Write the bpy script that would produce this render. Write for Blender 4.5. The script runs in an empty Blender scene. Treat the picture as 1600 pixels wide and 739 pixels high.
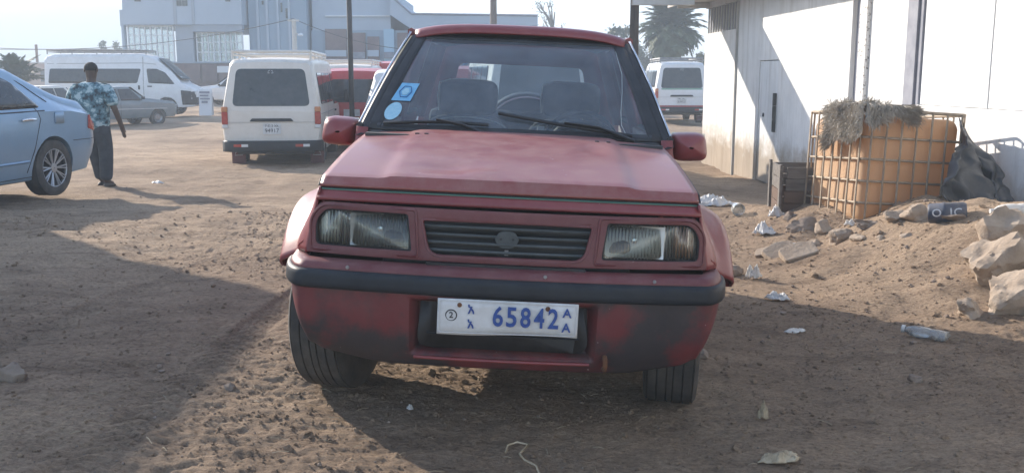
import bpy, bmesh, math, random
import numpy as np
from mathutils import Vector, Matrix, Euler
from mathutils import noise as mnoise

random.seed(7)
RNG = np.random.default_rng(11)
scene = bpy.context.scene
COL = scene.collection
rad = math.radians

# ------------------------------------------------------------------ camera
CAM_H, PITCH, FPX = 1.33, 9.5, 1500.0
cam_d = bpy.data.cameras.new("camera")
cam_d.sensor_width = 36.0
cam_d.lens = 36.0 * FPX / 1600.0
cam_d.clip_start = 0.05
cam_d.clip_end = 6000
cam = bpy.data.objects.new("camera", cam_d)
cam.location = (0, 0, CAM_H)
cam.rotation_euler = (rad(90 - PITCH), 0, 0)
COL.objects.link(cam)
scene.camera = cam

# ------------------------------------------------------------------ sky, sun, exposure
SUN_EL, SUN_AZ = 23.0, -47.0          # azimuth measured from +Y towards +X
world = bpy.data.worlds.new("World")
scene.world = world
world.use_nodes = True
wn = world.node_tree.nodes
wl = world.node_tree.links
bg = wn["Background"]
sky = wn.new("ShaderNodeTexSky")
sky.sky_type = 'NISHITA'
sky.sun_disc = False
sky.sun_elevation = rad(SUN_EL)
sky.sun_rotation = rad(SUN_AZ)
sky.altitude = 1900
sky.air_density = 1.0
sky.dust_density = 3.0
sky.ozone_density = 1.0
wl.new(sky.outputs[0], bg.inputs[0])
bg.inputs[1].default_value = 0.15
sd = bpy.data.lights.new("sun", 'SUN')
sd.energy = 4.7
sd.angle = rad(0.6)
sd.color = (1.0, 0.90, 0.78)
sun = bpy.data.objects.new("sun", sd)
_a, _e = rad(SUN_AZ), rad(SUN_EL)
to_sun = Vector((math.sin(_a) * math.cos(_e), math.cos(_a) * math.cos(_e), math.sin(_e)))
sun.rotation_euler = to_sun.to_track_quat('Z', 'Y').to_euler()
sun.location = to_sun * 60
COL.objects.link(sun)
vs = scene.view_settings
vs.view_transform = 'Standard'
vs.look = 'None'
vs.gamma = 1
vs.exposure = 1.33
vs.use_curve_mapping = False
scene.render.engine = 'CYCLES'
scene.cycles.use_denoising = True
try:
    scene.cycles.denoiser = 'OPENIMAGEDENOISE'
except Exception:
    pass
scene.cycles.max_bounces = 8
scene.cycles.transparent_max_bounces = 16
scene.cycles.volume_bounces = 1
scene.cycles.sample_clamp_indirect = 6
scene.cycles.caustics_reflective = False
scene.cycles.caustics_refractive = False

# ------------------------------------------------------------------ helpers
def sm(t):
    t = np.clip(t, 0.0, 1.0)
    return t * t * (3 - 2 * t)

def P(px, py, d):
    """world point at ground distance d (along +Y) seen in the photograph at px, py"""
    p = rad(PITCH)
    u, v = (px - 800) / FPX, (py - 369.5) / FPX
    dy = math.cos(p) - v * math.sin(p)
    dz = -math.sin(p) - v * math.cos(p)
    return Vector((u / dy * d, d, CAM_H + dz / dy * d))

def ground(x, y):
    x = np.asarray(x, float); y = np.asarray(y, float)
    z = -0.22 * sm((y - 7.2) / 7.0)
    z = z - 0.047 * (np.clip(x, -1.35, 1.35) + 0.05) * (1 - sm((y - 8.0) / 3.0))
    z = z + 0.34 * sm((x - 1.85) / 1.7) * sm((y - 4.7) / 1.9) * (1 - sm((y - 8.6) / 2.2))
    z = z + 0.13 * np.exp(-(((x - 3.5) / .75) ** 2 + ((y - 6.7) / .9) ** 2))
    z = z - 0.10 * sm((x - 2.2) / 1.2) * sm((y - 10.5) / 2.0) * (1 - sm((y - 24) / 6))
    return z

def G(x, y):
    return float(ground(x, y))

def on_ground(px, py):
    """where the photograph's pixel px, py meets the ground"""
    lo, hi = 1.5, 300.0
    d = lo
    prev = lo
    while d < hi:
        q = P(px, py, d)
        if q.z <= G(q.x, q.y):
            a, b = prev, d
            for _ in range(30):
                m = (a + b) / 2
                q = P(px, py, m)
                if q.z <= G(q.x, q.y): b = m
                else: a = m
            return P(px, py, b)
        prev = d
        d *= 1.02
    return P(px, py, 100)

class MB:
    def __init__(self): self.v = []; self.f = []
    def add(self, vs_, fs_):
        n = len(self.v)
        self.v += [tuple(q) for q in vs_]
        self.f += [tuple(i + n for i in q) for q in fs_]
        return self
    def box(self, c, s, rot=None, taper=1.0):
        hx, hy, hz = s[0] / 2, s[1] / 2, s[2] / 2
        vs_ = []
        for z, t in ((-hz, 1.0), (hz, taper)):
            for x, y in ((-hx, -hy), (hx, -hy), (hx, hy), (-hx, hy)):
                q = Vector((x * t, y * t, z))
                if rot is not None: q = rot @ q
                vs_.append(q + Vector(c))
        return self.add(vs_, [(3, 2, 1, 0), (4, 5, 6, 7), (0, 1, 5, 4), (1, 2, 6, 5), (2, 3, 7, 6), (3, 0, 4, 7)])
    def tube(self, pts, r, n=8, closed=False, cap=True):
        pts = [Vector(q) for q in pts]
        m = len(pts)
        rs = r if isinstance(r, (list, tuple)) else [r] * m
        vs_ = []
        up = None
        for i in range(m):
            a = pts[(i - 1) % m] if (closed or i > 0) else pts[i]
            b = pts[(i + 1) % m] if (closed or i < m - 1) else pts[i]
            t = (b - a).normalized()
            if up is None:
                up = Vector((0, 0, 1)) if abs(t.z) < 0.9 else Vector((1, 0, 0))
            sx = t.cross(up)
            if sx.length < 1e-5: sx = t.cross(Vector((0, 1, 0)))
            sx.normalize()
            up = sx.cross(t).normalized()
            for k in range(n):
                an = 2 * math.pi * k / n + math.pi / n
                vs_.append(pts[i] + (sx * math.cos(an) + up * math.sin(an)) * rs[i])
        fs_ = []
        for i in range(m if closed else m - 1):
            j = (i + 1) % m
            for k in range(n):
                l = (k + 1) % n
                fs_.append((i * n + k, i * n + l, j * n + l, j * n + k))
        if cap and not closed:
            fs_.append(tuple(range(n - 1, -1, -1)))
            fs_.append(tuple((m - 1) * n + k for k in range(n)))
        return self.add(vs_, fs_)
    def lathe(self, prof, axis='z', n=24, c=(0, 0, 0)):
        """prof: (radius, height) pairs"""
        vs_ = []
        for r, h in prof:
            for k in range(n):
                a = 2 * math.pi * k / n
                q = (r * math.cos(a), r * math.sin(a), h)
                if axis == 'x': q = (h, r * math.cos(a), r * math.sin(a))
                if axis == 'y': q = (r * math.cos(a), h, r * math.sin(a))
                vs_.append(Vector(q) + Vector(c))
        fs_ = []
        for i in range(len(prof) - 1):
            for k in range(n):
                l = (k + 1) % n
                fs_.append((i * n + k, i * n + l, (i + 1) * n + l, (i + 1) * n + k))
        return self.add(vs_, fs_)
    def grid(self, fn, u0, u1, nu, v0, v1, nv):
        vs_ = []
        for i in range(nu + 1):
            for j in range(nv + 1):
                vs_.append(fn(u0 + (u1 - u0) * i / nu, v0 + (v1 - v0) * j / nv))
        fs_ = []
        for i in range(nu):
            for j in range(nv):
                a = i * (nv + 1) + j
                fs_.append((a, a + nv + 1, a + nv + 2, a + 1))
        return self.add(vs_, fs_)
    def prism(self, poly, mapf, t):
        """poly: 2-D outline, mapf(u, v, w) -> 3-D, extruded from w=0 to w=t"""
        n = len(poly)
        vs_ = [mapf(u, v, 0) for u, v in poly] + [mapf(u, v, t) for u, v in poly]
        fs_ = [tuple(range(n)), tuple(range(2 * n - 1, n - 1, -1))]
        fs_ += [(i, n + i, n + (i + 1) % n, (i + 1) % n) for i in range(n)]
        return self.add(vs_, fs_)
    def build(self, name, mat, parent=None, smooth=None, bevel=0, solid=0, fix=True):
        me = bpy.data.meshes.new(name)
        me.from_pydata([tuple(q) for q in self.v], [], self.f)
        if fix:
            bm = bmesh.new(); bm.from_mesh(me)
            bmesh.ops.recalc_face_normals(bm, faces=bm.faces)
            bm.to_mesh(me); bm.free()
        return link(name, me, mat, parent, smooth, bevel, solid)

def link(name, me, mat, parent=None, smooth=None, bevel=0, solid=0):
    o = bpy.data.objects.new(name, me)
    COL.objects.link(o)
    if mat is not None:
        for m_ in (mat if isinstance(mat, (list, tuple)) else [mat]): me.materials.append(m_)
    if parent is not None: o.parent = parent
    if smooth is not None:
        me.shade_smooth()
        if smooth < 179: me.set_sharp_from_angle(angle=rad(smooth))
    if solid:
        m = o.modifiers.new("thickness", 'SOLIDIFY'); m.thickness = solid; m.offset = 0
    if bevel:
        m = o.modifiers.new("bevel", 'BEVEL'); m.width = bevel; m.segments = 2; m.limit_method = 'ANGLE'; m.angle_limit = rad(40)
    return o

def empty(name, loc=(0, 0, 0), rot=(0, 0, 0)):
    o = bpy.data.objects.new(name, None)
    o.empty_display_size = 0.2
    o.location = loc; o.rotation_euler = rot
    COL.objects.link(o)
    return o

def tag(o, label=None, cat=None, group=None, kind=None):
    if label: o["label"] = label
    if cat: o["category"] = cat
    if group: o["group"] = group
    if kind: o["kind"] = kind
    return o

def kids(o): return [c for c in COL.objects if c.parent == o]
def copy_tree(o, parent=None):
    c = o.copy(); COL.objects.link(c); c.parent = parent
    for ch in list(o.children): copy_tree(ch, c)
    return c

def rpoly(pts, r, n=4):
    """round the corners of a polygon; r a number or one per corner"""
    out = []
    m = len(pts)
    rs = r if isinstance(r, (list, tuple)) else [r] * m
    for i in range(m):
        p = Vector((*pts[i], 0)); a = Vector((*pts[i - 1], 0)); b = Vector((*pts[(i + 1) % m], 0))
        da, db = (a - p), (b - p)
        rr = min(rs[i], da.length * 0.48, db.length * 0.48)
        if rr < 1e-5: out.append((p.x, p.y)); continue
        s_, e_ = p + da.normalized() * rr, p + db.normalized() * rr
        for k in range(n + 1):
            t = k / n
            q = s_ * (1 - t) ** 2 + p * 2 * t * (1 - t) + e_ * t * t
            out.append((q.x, q.y))
    return out

def holed_panel(name, outer, holes, mapf, mat, parent, cuts=(), vcuts=(), solid=0.01, smooth=40, bevel=0):
    bm = bmesh.new()
    es = []
    for loop in [outer] + holes:
        vv = [bm.verts.new((u, v, 0)) for u, v in loop]
        es += [bm.edges.new((vv[i], vv[(i + 1) % len(vv)])) for i in range(len(vv))]
    bmesh.ops.triangle_fill(bm, use_beauty=True, use_dissolve=False, edges=es)
    for c in cuts:
        bmesh.ops.bisect_plane(bm, geom=bm.verts[:] + bm.edges[:] + bm.faces[:], plane_co=(c, 0, 0), plane_no=(1, 0, 0))
    for c in vcuts:
        bmesh.ops.bisect_plane(bm, geom=bm.verts[:] + bm.edges[:] + bm.faces[:], plane_co=(0, c, 0), plane_no=(0, 1, 0))
    for v in bm.verts: v.co = mapf(v.co.x, v.co.y)
    bmesh.ops.recalc_face_normals(bm, faces=bm.faces)
    me = bpy.data.meshes.new(name); bm.to_mesh(me); bm.free()
    return link(name, me, mat, parent, smooth, bevel, solid)

def bake(o, name=None):
    """apply modifiers of o into a new mesh without operators"""
    dg = bpy.context.evaluated_depsgraph_get()
    dg.update()
    me = bpy.data.meshes.new_from_object(o.evaluated_get(dg))
    o.modifiers.clear()
    old = o.data
    o.data = me
    me.name = name or o.name
    return o

def text(txt, size, mat, parent, mx, name="lettering", ext=0.0008, align='CENTER', width=None, bold=0.0):
    cu = bpy.data.curves.new(name, 'FONT')
    cu.body = txt; cu.size = size; cu.extrude = ext; cu.align_x = align; cu.align_y = 'CENTER'
    cu.resolution_u = 3
    cu.offset = bold * size
    t = bpy.data.objects.new(name, cu); COL.objects.link(t)
    dg = bpy.context.evaluated_depsgraph_get(); dg.update()
    me = bpy.data.meshes.new_from_object(t.evaluated_get(dg))
    bpy.data.objects.remove(t); bpy.data.curves.remove(cu)
    if width:
        xs = [v.co.x for v in me.vertices]
        k = width / max(1e-6, max(xs) - min(xs))
        for v in me.vertices: v.co.x *= k
    me.transform(mx)
    return link(name, me, mat, parent)

# facing -Y (towards the camera), x to the right, z up
def front_mx(x, y, z): return Matrix.Translation((x, y, z)) @ Matrix.Rotation(rad(90), 4, 'X')

# numpy value noise
def vnoise(x, y, seed=0):
    xi = np.floor(x).astype(np.int64); yi = np.floor(y).astype(np.int64)
    xf = x - xi; yf = y - yi
    def h(a, b):
        n = (a * 374761393 + b * 668265263 + seed * 974634777) & 0xffffffff
        n = ((n ^ (n >> 13)) * 1274126177) & 0xffffffff
        return ((n ^ (n >> 16)) & 0xffff) / 65535.0
    u = xf * xf * (3 - 2 * xf); v = yf * yf * (3 - 2 * yf)
    return (h(xi, yi) * (1 - u) + h(xi + 1, yi) * u) * (1 - v) + (h(xi, yi + 1) * (1 - u) + h(xi + 1, yi + 1) * u) * v - 0.5

# ------------------------------------------------------------------ materials
def new_mat(name):
    m = bpy.data.materials.new(name); m.use_nodes = True
    nt = m.node_tree
    b = nt.nodes["Principled BSDF"]
    return m, nt.nodes, nt.links, b

def noise_node(n, l, scale, detail=4, rough=0.6, coord='Object', stretch=None):
    tc = n.new("ShaderNodeTexCoord")
    t = n.new("ShaderNodeTexNoise")
    t.inputs["Scale"].default_value = scale
    t.inputs["Detail"].default_value = detail
    t.inputs["Roughness"].default_value = rough
    if stretch:
        mp = n.new("ShaderNodeMapping"); mp.inputs["Scale"].default_value = stretch
        l.new(tc.outputs[coord], mp.inputs[0]); l.new(mp.outputs[0], t.inputs["Vector"])
    else:
        l.new(tc.outputs[coord], t.inputs["Vector"])
    return t

def ramp(n, l, src, stops):
    r = n.new("ShaderNodeValToRGB")
    el = r.color_ramp.elements
    while len(el) < len(stops): el.new(0.5)
    for e, (p, c) in zip(el, stops):
        e.position = p
        e.color = (*c, 1) if len(c) == 3 else c
    l.new(src, r.inputs[0])
    return r

def mat(name, c1, c2=None, scale=6.0, rough=0.6, metal=0.0, lo=0.35, hi=0.65, bump=0.0, bscale=None, spec=0.5,
        coat=0.0, stretch=None, detail=5, coord='Object', dust=None, dust_amt=0.0, trans=0.0, chips=0.0, chip_col=(.40, .33, .30)):
    m, n, l, b = new_mat(name)
    b.inputs["Roughness"].default_value = rough
    b.inputs["Metallic"].default_value = metal
    b.inputs["Specular IOR Level"].default_value = spec
    b.inputs["Coat Weight"].default_value = coat
    b.inputs["Coat Roughness"].default_value = 0.15
    if trans: b.inputs["Transmission Weight"].default_value = trans
    b.inputs["Base Color"].default_value = (*c1, 1)
    out = None
    if c2 is not None:
        t = noise_node(n, l, scale, detail, 0.62, coord, stretch)
        r = ramp(n, l, t.outputs["Fac"], [(lo, c1), (hi, c2)])
        out = r.outputs[0]
    if dust is not None and dust_amt > 0:
        # road dust settles on faces that look up, in blotches
        ge = n.new("ShaderNodeNewGeometry"); sp = n.new("ShaderNodeSeparateXYZ")
        l.new(ge.outputs["Normal"], sp.inputs[0])
        t2 = noise_node(n, l, 9, 6, 0.7, coord)
        r2 = ramp(n, l, t2.outputs["Fac"], [(0.36, (0, 0, 0)), (0.72, (1, 1, 1))])
        mr = n.new("ShaderNodeMapRange"); mr.inputs[1].default_value = -0.3; mr.inputs[2].default_value = 0.9
        mr.inputs[3].default_value = 0.25; mr.inputs[4].default_value = 1.0
        l.new(sp.outputs[2], mr.inputs[0])
        mu = n.new("ShaderNodeMath"); mu.operation = 'MULTIPLY'
        l.new(r2.outputs[0], mu.inputs[0]); l.new(mr.outputs[0], mu.inputs[1])
        mu2 = n.new("ShaderNodeMath"); mu2.operation = 'MULTIPLY'; mu2.inputs[1].default_value = dust_amt
        l.new(mu.outputs[0], mu2.inputs[0])
        mx = n.new("ShaderNodeMix"); mx.data_type = 'RGBA'
        l.new(mu2.outputs[0], mx.inputs[0])
        if out is not None: l.new(out, mx.inputs[6])
        else: mx.inputs[6].default_value = (*c1, 1)
        mx.inputs[7].default_value = (*dust, 1)
        out = mx.outputs[2]
        mr3 = n.new("ShaderNodeMapRange"); mr3.inputs[3].default_value = rough; mr3.inputs[4].default_value = min(1, rough + 0.45)
        l.new(mu2.outputs[0], mr3.inputs[0]); l.new(mr3.outputs[0], b.inputs["Roughness"])
    if chips:
        tcn = noise_node(n, l, 34, 3, .75, coord)
        rc = ramp(n, l, tcn.outputs["Fac"], [(chips, (0, 0, 0)), (chips + .012, (1, 1, 1))])
        mc = n.new("ShaderNodeMix"); mc.data_type = 'RGBA'
        l.new(rc.outputs[0], mc.inputs[0])
        if out is not None: l.new(out, mc.inputs[6])
        else: mc.inputs[6].default_value = (*c1, 1)
        mc.inputs[7].default_value = (*chip_col, 1)
        out = mc.outputs[2]
    if out is not None: l.new(out, b.inputs["Base Color"])
    if bump:
        t3 = noise_node(n, l, bscale or scale * 4, 6, 0.65, coord, stretch)
        bp = n.new("ShaderNodeBump"); bp.inputs["Strength"].default_value = bump; bp.inputs["Distance"].default_value = 0.02
        l.new(t3.outputs["Fac"], bp.inputs["Height"]); l.new(bp.outputs[0], b.inputs["Normal"])
    return m

def glass(name, tint=(0.75, 0.8, 0.8), ior=1.5, rough=0.02, dirt=0.0, film_col=(0.45, 0.42, 0.38), flutes=0):
    """thin pane: see-through with the reflection of a sheet of glass, and a diffuse film for dust and painted-in veil"""
    m, n, l, b = new_mat(name)
    n.remove(b)
    out = n["Material Output"]
    tr = n.new("ShaderNodeBsdfTransparent"); tr.inputs[0].default_value = (*tint, 1)
    gl = n.new("ShaderNodeBsdfGlossy"); gl.inputs["Roughness"].default_value = rough
    fr = n.new("ShaderNodeFresnel"); fr.inputs[0].default_value = ior
    ma = n.new("ShaderNodeMath"); ma.operation = 'MULTIPLY'; ma.inputs[1].default_value = 1.6; ma.use_clamp = True
    l.new(fr.outputs[0], ma.inputs[0])
    mx = n.new("ShaderNodeMixShader")
    l.new(ma.outputs[0], mx.inputs[0]); l.new(tr.outputs[0], mx.inputs[1]); l.new(gl.outputs[0], mx.inputs[2])
    last = mx
    if flutes:
        tc = n.new("ShaderNodeTexCoord"); w = n.new("ShaderNodeTexWave"); w.inputs["Scale"].default_value = flutes
        w.inputs["Distortion"].default_value = 0.6
        l.new(tc.outputs["Object"], w.inputs["Vector"])
        bp = n.new("ShaderNodeBump"); bp.inputs["Strength"].default_value = 0.5; bp.inputs["Distance"].default_value = 0.004
        l.new(w.outputs["Fac"], bp.inputs["Height"])
        l.new(bp.outputs[0], gl.inputs["Normal"]); l.new(bp.outputs[0], fr.inputs["Normal"])
    if dirt:
        df = n.new("ShaderNodeBsdfDiffuse"); df.inputs[0].default_value = (*film_col, 1)
        t = noise_node(n, l, 5, 6, 0.7)
        r = ramp(n, l, t.outputs["Fac"], [(0.3, (dirt * .35,) * 3), (0.75, (dirt * 1.4,) * 3)])
        mx2 = n.new("ShaderNodeMixShader")
        l.new(r.outputs[0], mx2.inputs[0]); l.new(mx.outputs[0], mx2.inputs[1]); l.new(df.outputs[0], mx2.inputs[2])
        last = mx2
    l.new(last.outputs[0], out.inputs[0])
    return m

M = {}
DUST = (0.36, 0.29, 0.23)
M['paint'] = mat('faded_red_paint', (0.185, 0.024, 0.028), (0.245, 0.045, 0.046), 3.0, 0.38, 0, .3, .7, chips=.73, coat=0.25, dust=(0.30, 0.16, 0.14), dust_amt=0.28, bump=0.04, bscale=5)
M['hoodpaint'] = mat('sun_bleached_red_paint', (0.225, 0.048, 0.042), (0.28, 0.080, 0.068), 1.6, 0.36, 0, .32, .74, coat=0.2, chips=.715, dust=(0.40, 0.28, 0.24), dust_amt=0.42, bump=0.035, bscale=5, detail=9)
M['maskpaint'] = mat('dull_maroon_paint', (0.105, 0.022, 0.027), (0.15, 0.030, 0.033), 4, 0.45, 0, .3, .7, chips=.73, dust=(0.3, 0.2, 0.18), dust_amt=0.35, bump=0.05, bscale=9)
M['bumperpaint'] = mat('scuffed_bumper_paint', (0.026, 0.022, 0.026), (0.135, 0.021, 0.025), 2.6, 0.5, 0, .425, .53, chips=.72, dust=(0.26, 0.18, 0.15), dust_amt=0.3, bump=0.05, bscale=12, detail=12)
M['rubber'] = mat('weathered_black_rubber', (0.010, 0.014, 0.020), (0.020, 0.026, 0.034), 7, 0.5, 0, .3, .7, spec=.3, dust=DUST, dust_amt=0.06)
M['slat'] = mat('grey_green_plastic', (0.045, 0.055, 0.058), (0.075, 0.085, 0.088), 14, 0.55)
M['black'] = mat('black_plastic', (0.012, 0.013, 0.015), (0.03, 0.03, 0.032), 8, 0.55)
M['tyre'] = mat('dusty_tyre_rubber', (0.035, 0.034, 0.034), (0.085, 0.076, 0.066), 9, 0.85, 0, .35, .7, bump=0.2, bscale=40)
M['rim'] = mat('grey_steel_rim', (0.30, 0.30, 0.31), (0.2, 0.19, 0.18), 9, 0.4, 0.7)
M['alloy'] = mat('pale_alloy', (0.40, 0.41, 0.43), None, rough=0.35, metal=0.6)
M['chrome'] = mat('bright_metal', (0.7, 0.7, 0.7), None, rough=0.22, metal=1.0)
M['dullmetal'] = mat('dull_grey_metal', (0.22, 0.22, 0.22), (0.34, 0.33, 0.32), 9, 0.5, 0.6)
M['reflector'] = mat('lamp_reflector', (0.88, 0.89, 0.86), (0.72, 0.72, 0.66), 12, 0.3, 0.0)
M['dimreflector'] = mat('tarnished_reflector', (0.22, 0.26, 0.26), (0.32, 0.35, 0.34), 9, 0.35, 0.35)
M['amber'] = mat('amber_lens', (0.42, 0.16, 0.06), (0.5, 0.25, 0.14), 14, 0.3)
M['primer'] = mat('green_primer', (0.05, 0.16, 0.12), (0.09, 0.2, 0.15), 10, 0.6)
M['seat'] = mat('dark_grey_seat_cloth', (0.075, 0.080, 0.088), (0.11, 0.115, 0.122), 20, 0.9, bump=0.1, bscale=90)
M['piping'] = mat('pale_piping', (0.5, 0.5, 0.48), None, rough=0.7)
M['interior'] = mat('dark_cabin_trim', (0.045, 0.047, 0.05), (0.07, 0.07, 0.07), 10, 0.8)
M['dash'] = mat('sun_bleached_dash', (0.045, 0.048, 0.05), (0.11, 0.105, 0.09), 3, 0.7)
M['white_plate'] = mat('number_plate_white', (0.55, 0.56, 0.56), (0.68, 0.69, 0.69), 12, 0.5, dust=DUST, dust_amt=0.35)
M['plate_blue'] = mat('number_plate_blue', (0.016, 0.05, 0.24), (0.03, 0.09, 0.3), 50, 0.5)
M['plate_black'] = mat('number_plate_black', (0.02, 0.02, 0.025), None, rough=0.5)
M['rust'] = mat('brown_rust', (0.09, 0.035, 0.018), (0.16, 0.07, 0.03), 20, 0.9)
M['windscreen'] = glass('windscreen_glass', (0.74, 0.81, 0.83), 1.52, 0.015, 0.20, (0.40, 0.45, 0.50))  # bluish film: veil of reflected sky painted in along with the dust
M['glass'] = glass('window_glass', (0.7, 0.76, 0.76), 1.5, 0.015, 0.06)
M['lens'] = glass('headlamp_glass', (0.90, 0.92, 0.90), 1.5, 0.06, 0.07, (0.5, 0.47, 0.4), flutes=26)
M['darkglass'] = mat('tinted_vehicle_glass', (0.010, 0.014, 0.018), (0.02, 0.024, 0.028), 4, 0.06, spec=0.6, dust=(0.3, 0.28, 0.26), dust_amt=0.18)
M['sticker_blue'] = mat('blue_sticker', (0.12, 0.36, 0.58), (0.2, 0.46, 0.66), 30, 0.5)
M['sticker_dark'] = mat('dark_blue_print', (0.01, 0.07, 0.22), None, rough=0.5)
M['sticker_pale'] = mat('pale_blue_sticker', (0.25, 0.48, 0.60), (0.38, 0.58, 0.66), 60, 0.5)
# ------------------------------------------------------------------ ground
def dirt_material():
    m, n, l, b = new_mat('trodden_dirt')
    b.inputs["Roughness"].default_value = 0.95
    b.inputs["Specular IOR Level"].default_value = 0.15
    big = noise_node(n, l, 0.35, 6, 0.6)
    mid = noise_node(n, l, 3.4, 10, 0.74, stretch=(0.6, 1.7, 1))
    fin = noise_node(n, l, 48, 8, 0.78, stretch=(.8, 1.4, 1))
    r1 = ramp(n, l, big.outputs["Fac"], [(0.3, (0.228, 0.162, 0.116)), (0.64, (0.475, 0.355, 0.252))])
    r2 = ramp(n, l, mid.outputs["Fac"], [(0.28, (0.50, 0.47, 0.45)), (0.48, (1, 1, 1)), (0.72, (1.25, 1.23, 1.2))])
    r3 = ramp(n, l, fin.outputs["Fac"], [(0.30, (0.42, 0.40, 0.39)), (0.5, (1, 1, 1)), (0.72, (1.35, 1.34, 1.32))])
    def mulc(a, c):
        x = n.new("ShaderNodeMix"); x.data_type = 'RGBA'; x.blend_type = 'MULTIPLY'; x.inputs[0].default_value = 1
        l.new(a, x.inputs[6]); l.new(c, x.inputs[7]); return x.outputs[2]
    c = mulc(mulc(r1.outputs[0], r2.outputs[0]), r3.outputs[0])
    l.new(c, b.inputs["Base Color"])
    h1 = noise_node(n, l, 16, 9, 0.78, stretch=(0.75, 1.4, 1))
    h2 = noise_node(n, l, 90, 6, 0.7)
    ad = n.new("ShaderNodeMath"); ad.operation = 'MULTIPLY_ADD'; ad.inputs[1].default_value = 0.35
    l.new(h2.outputs["Fac"], ad.inputs[0]); l.new(h1.outputs["Fac"], ad.inputs[2])
    bp = n.new("ShaderNodeBump"); bp.inputs["Strength"].default_value = 1.0; bp.inputs["Distance"].default_value = 0.045
    l.new(ad.outputs[0], bp.inputs["Height"]); l.new(bp.outputs[0], b.inputs["Normal"])
    return m
M['dirt'] = dirt_material()

def axis_steps(segs):
    out = [segs[0][0]]
    for a, b_, s in segs:
        n = max(1, int(round((b_ - a) / s)))
        out += [a + (b_ - a) * i / n for i in range(1, n + 1)]
    return np.array(out)
gx = np.concatenate([-np.geomspace(900, 14, 30), axis_steps([(-13, -6, .25), (-6, -2.6, .05), (-2.6, 2.9, .0125), (2.9, 4.2, .03), (4.2, 6, .06), (6, 13, .3)]), np.geomspace(14, 900, 30)])
gy = np.concatenate([axis_steps([(-60, -8, 6), (-8, 1.4, .5), (1.4, 2.1, .05), (2.1, 4.6, .0125), (4.6, 7, .022), (7, 12, .04), (12, 22, .12), (22, 45, .5)]), np.geomspace(47, 1300, 36)])
GX, GY = np.meshgrid(gx, gy, indexing='ij')
def rough_ground(x, y):
    z = ground(x, y)
    near = 1 - sm((y - 30) / 40)
    nz = 0.075 * vnoise(x * .45, y * .55, 1) + 0.045 * vnoise(x * 1.3, y * 1.7, 2) + 0.018 * vnoise(x * 3.3, y * 4.2, 3)
    def rid(a, b_, sd): return .5 - np.abs(vnoise(a, b_, sd)) * 2          # sharp little crests
    pat = .30 + 1.25 * np.clip(vnoise(x * .8, y * 1.0, 15) + .5 + .25 * vnoise(x * 2.6, y * 3, 16), 0, 1) ** 1.3                         # loose here, trodden there
    nz += 0.012 * vnoise(x * 7, y * 11, 4)
    nz += pat * (0.011 * vnoise(x * 15, y * 24, 5) + 0.010 * rid(x * 20 + 3 * vnoise(x * 5, y * 5, 17), y * 34, 6) * .6
                 + 0.009 * vnoise(x * 36, y * 48, 7) + 0.006 * vnoise(x * 66, y * 74, 10))
    for x0_, sl in ((-1.52, .10), (-2.75, .16)):                    # tyre prints
        u_ = x - (x0_ + sl * (y - 2.0) + .05 * np.sin(y * .9)); inside = sm((.10 - np.abs(u_)) / .03)
        nz = nz * (1 - .45 * inside) - .002 * inside + .005 * inside * np.sign(np.sin((y * 1.0 + np.abs(u_) * .8) * 2 * math.pi / .075))
        nz = nz + .004 * np.exp(-((np.abs(u_) - .125) / .022) ** 2) * (1 + vnoise(x * 9, y * 9, 18))
    far_ = sm((y - 5.5) / 3.0)
    nz = nz + far_ * (.026 * vnoise(x * 2.2, y * 6, 25) + .016 * vnoise(x * 5, y * 11, 26))
    md = sm((x - 1.6) / 1.0) * sm((y - 4.5) / 1.5) * (1 - sm((y - 10) / 2))
    nz = nz + md * (0.10 * vnoise(x * 2.4, y * 2.9, 12) + 0.05 * vnoise(x * 6.1, y * 6.7, 13))
    tr = np.exp(-((x + 1.9 + .12 * y) / .16) ** 2) + np.exp(-((x + 3.2 + .12 * y) / .16) ** 2)   # old wheel ruts
    nz = nz - 0.018 * tr
    return z + nz * near
GZ = rough_ground(GX, GY)
_nx, _ny = GX.shape
gv = np.stack([GX, GY, GZ], -1).reshape(-1, 3)
ii = np.arange(_nx - 1)[:, None] * _ny + np.arange(_ny - 1)[None, :]
gf = np.stack([ii, ii + _ny, ii + _ny + 1, ii + 1], -1).reshape(-1, 4)
gme = bpy.data.meshes.new("ground")
gme.from_pydata(gv.tolist(), [], gf.tolist())
go = link("ground", gme, M['dirt'], None, 180)
tag(go, "bare trodden brown dirt lot with clods and wheel ruts", "ground", kind="structure")

def rg(x, y): return float(rough_ground(np.array(float(x)), np.array(float(y))))

# loose stones and crumbs of earth: uncountable
def rock_geo(r, seed, sub=1, flat=0.7, jag=0.3):
    bm = bmesh.new()
    bmesh.ops.create_icosphere(bm, subdivisions=sub, radius=1)
    rr = random.Random(seed)
    off = [Vector((rr.uniform(-1, 1), rr.uniform(-1, 1), rr.uniform(-1, 1))).normalized() for _ in range(9)]
    cut = [rr.uniform(.55, .95) for _ in off]
    for v in bm.verts:
        d = v.co.normalized()
        k = 1.0
        for o_, c_ in zip(off, cut):
            t = d.dot(o_)
            if t > c_ * .8: k = min(k, c_ * .9 / max(t, .3))
        v.co = d * k * (1 + rr.uniform(-jag, jag) * .25)
        v.co.z *= flat
        v.co *= r
    vs_ = [v.co.copy() for v in bm.verts]
    fs_ = [tuple(v.index for v in f.verts) for f in bm.faces]
    bm.free()
    return vs_, fs_
M['stone'] = mat('grey_brown_stone', (0.17, 0.13, 0.105), (0.29, 0.235, 0.19), 5, 0.9, 0, .3, .7, bump=0.5, bscale=18, spec=0.2)
M['paleboulder'] = mat('dusty_pale_boulder', (0.29, 0.225, 0.17), (0.42, 0.345, 0.275), 4, 0.95, 0, .3, .7, bump=0.9, bscale=14, spec=0.15)
mb = MB()
shapes = [rock_geo(1, k, 1) for k in range(8)]
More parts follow.
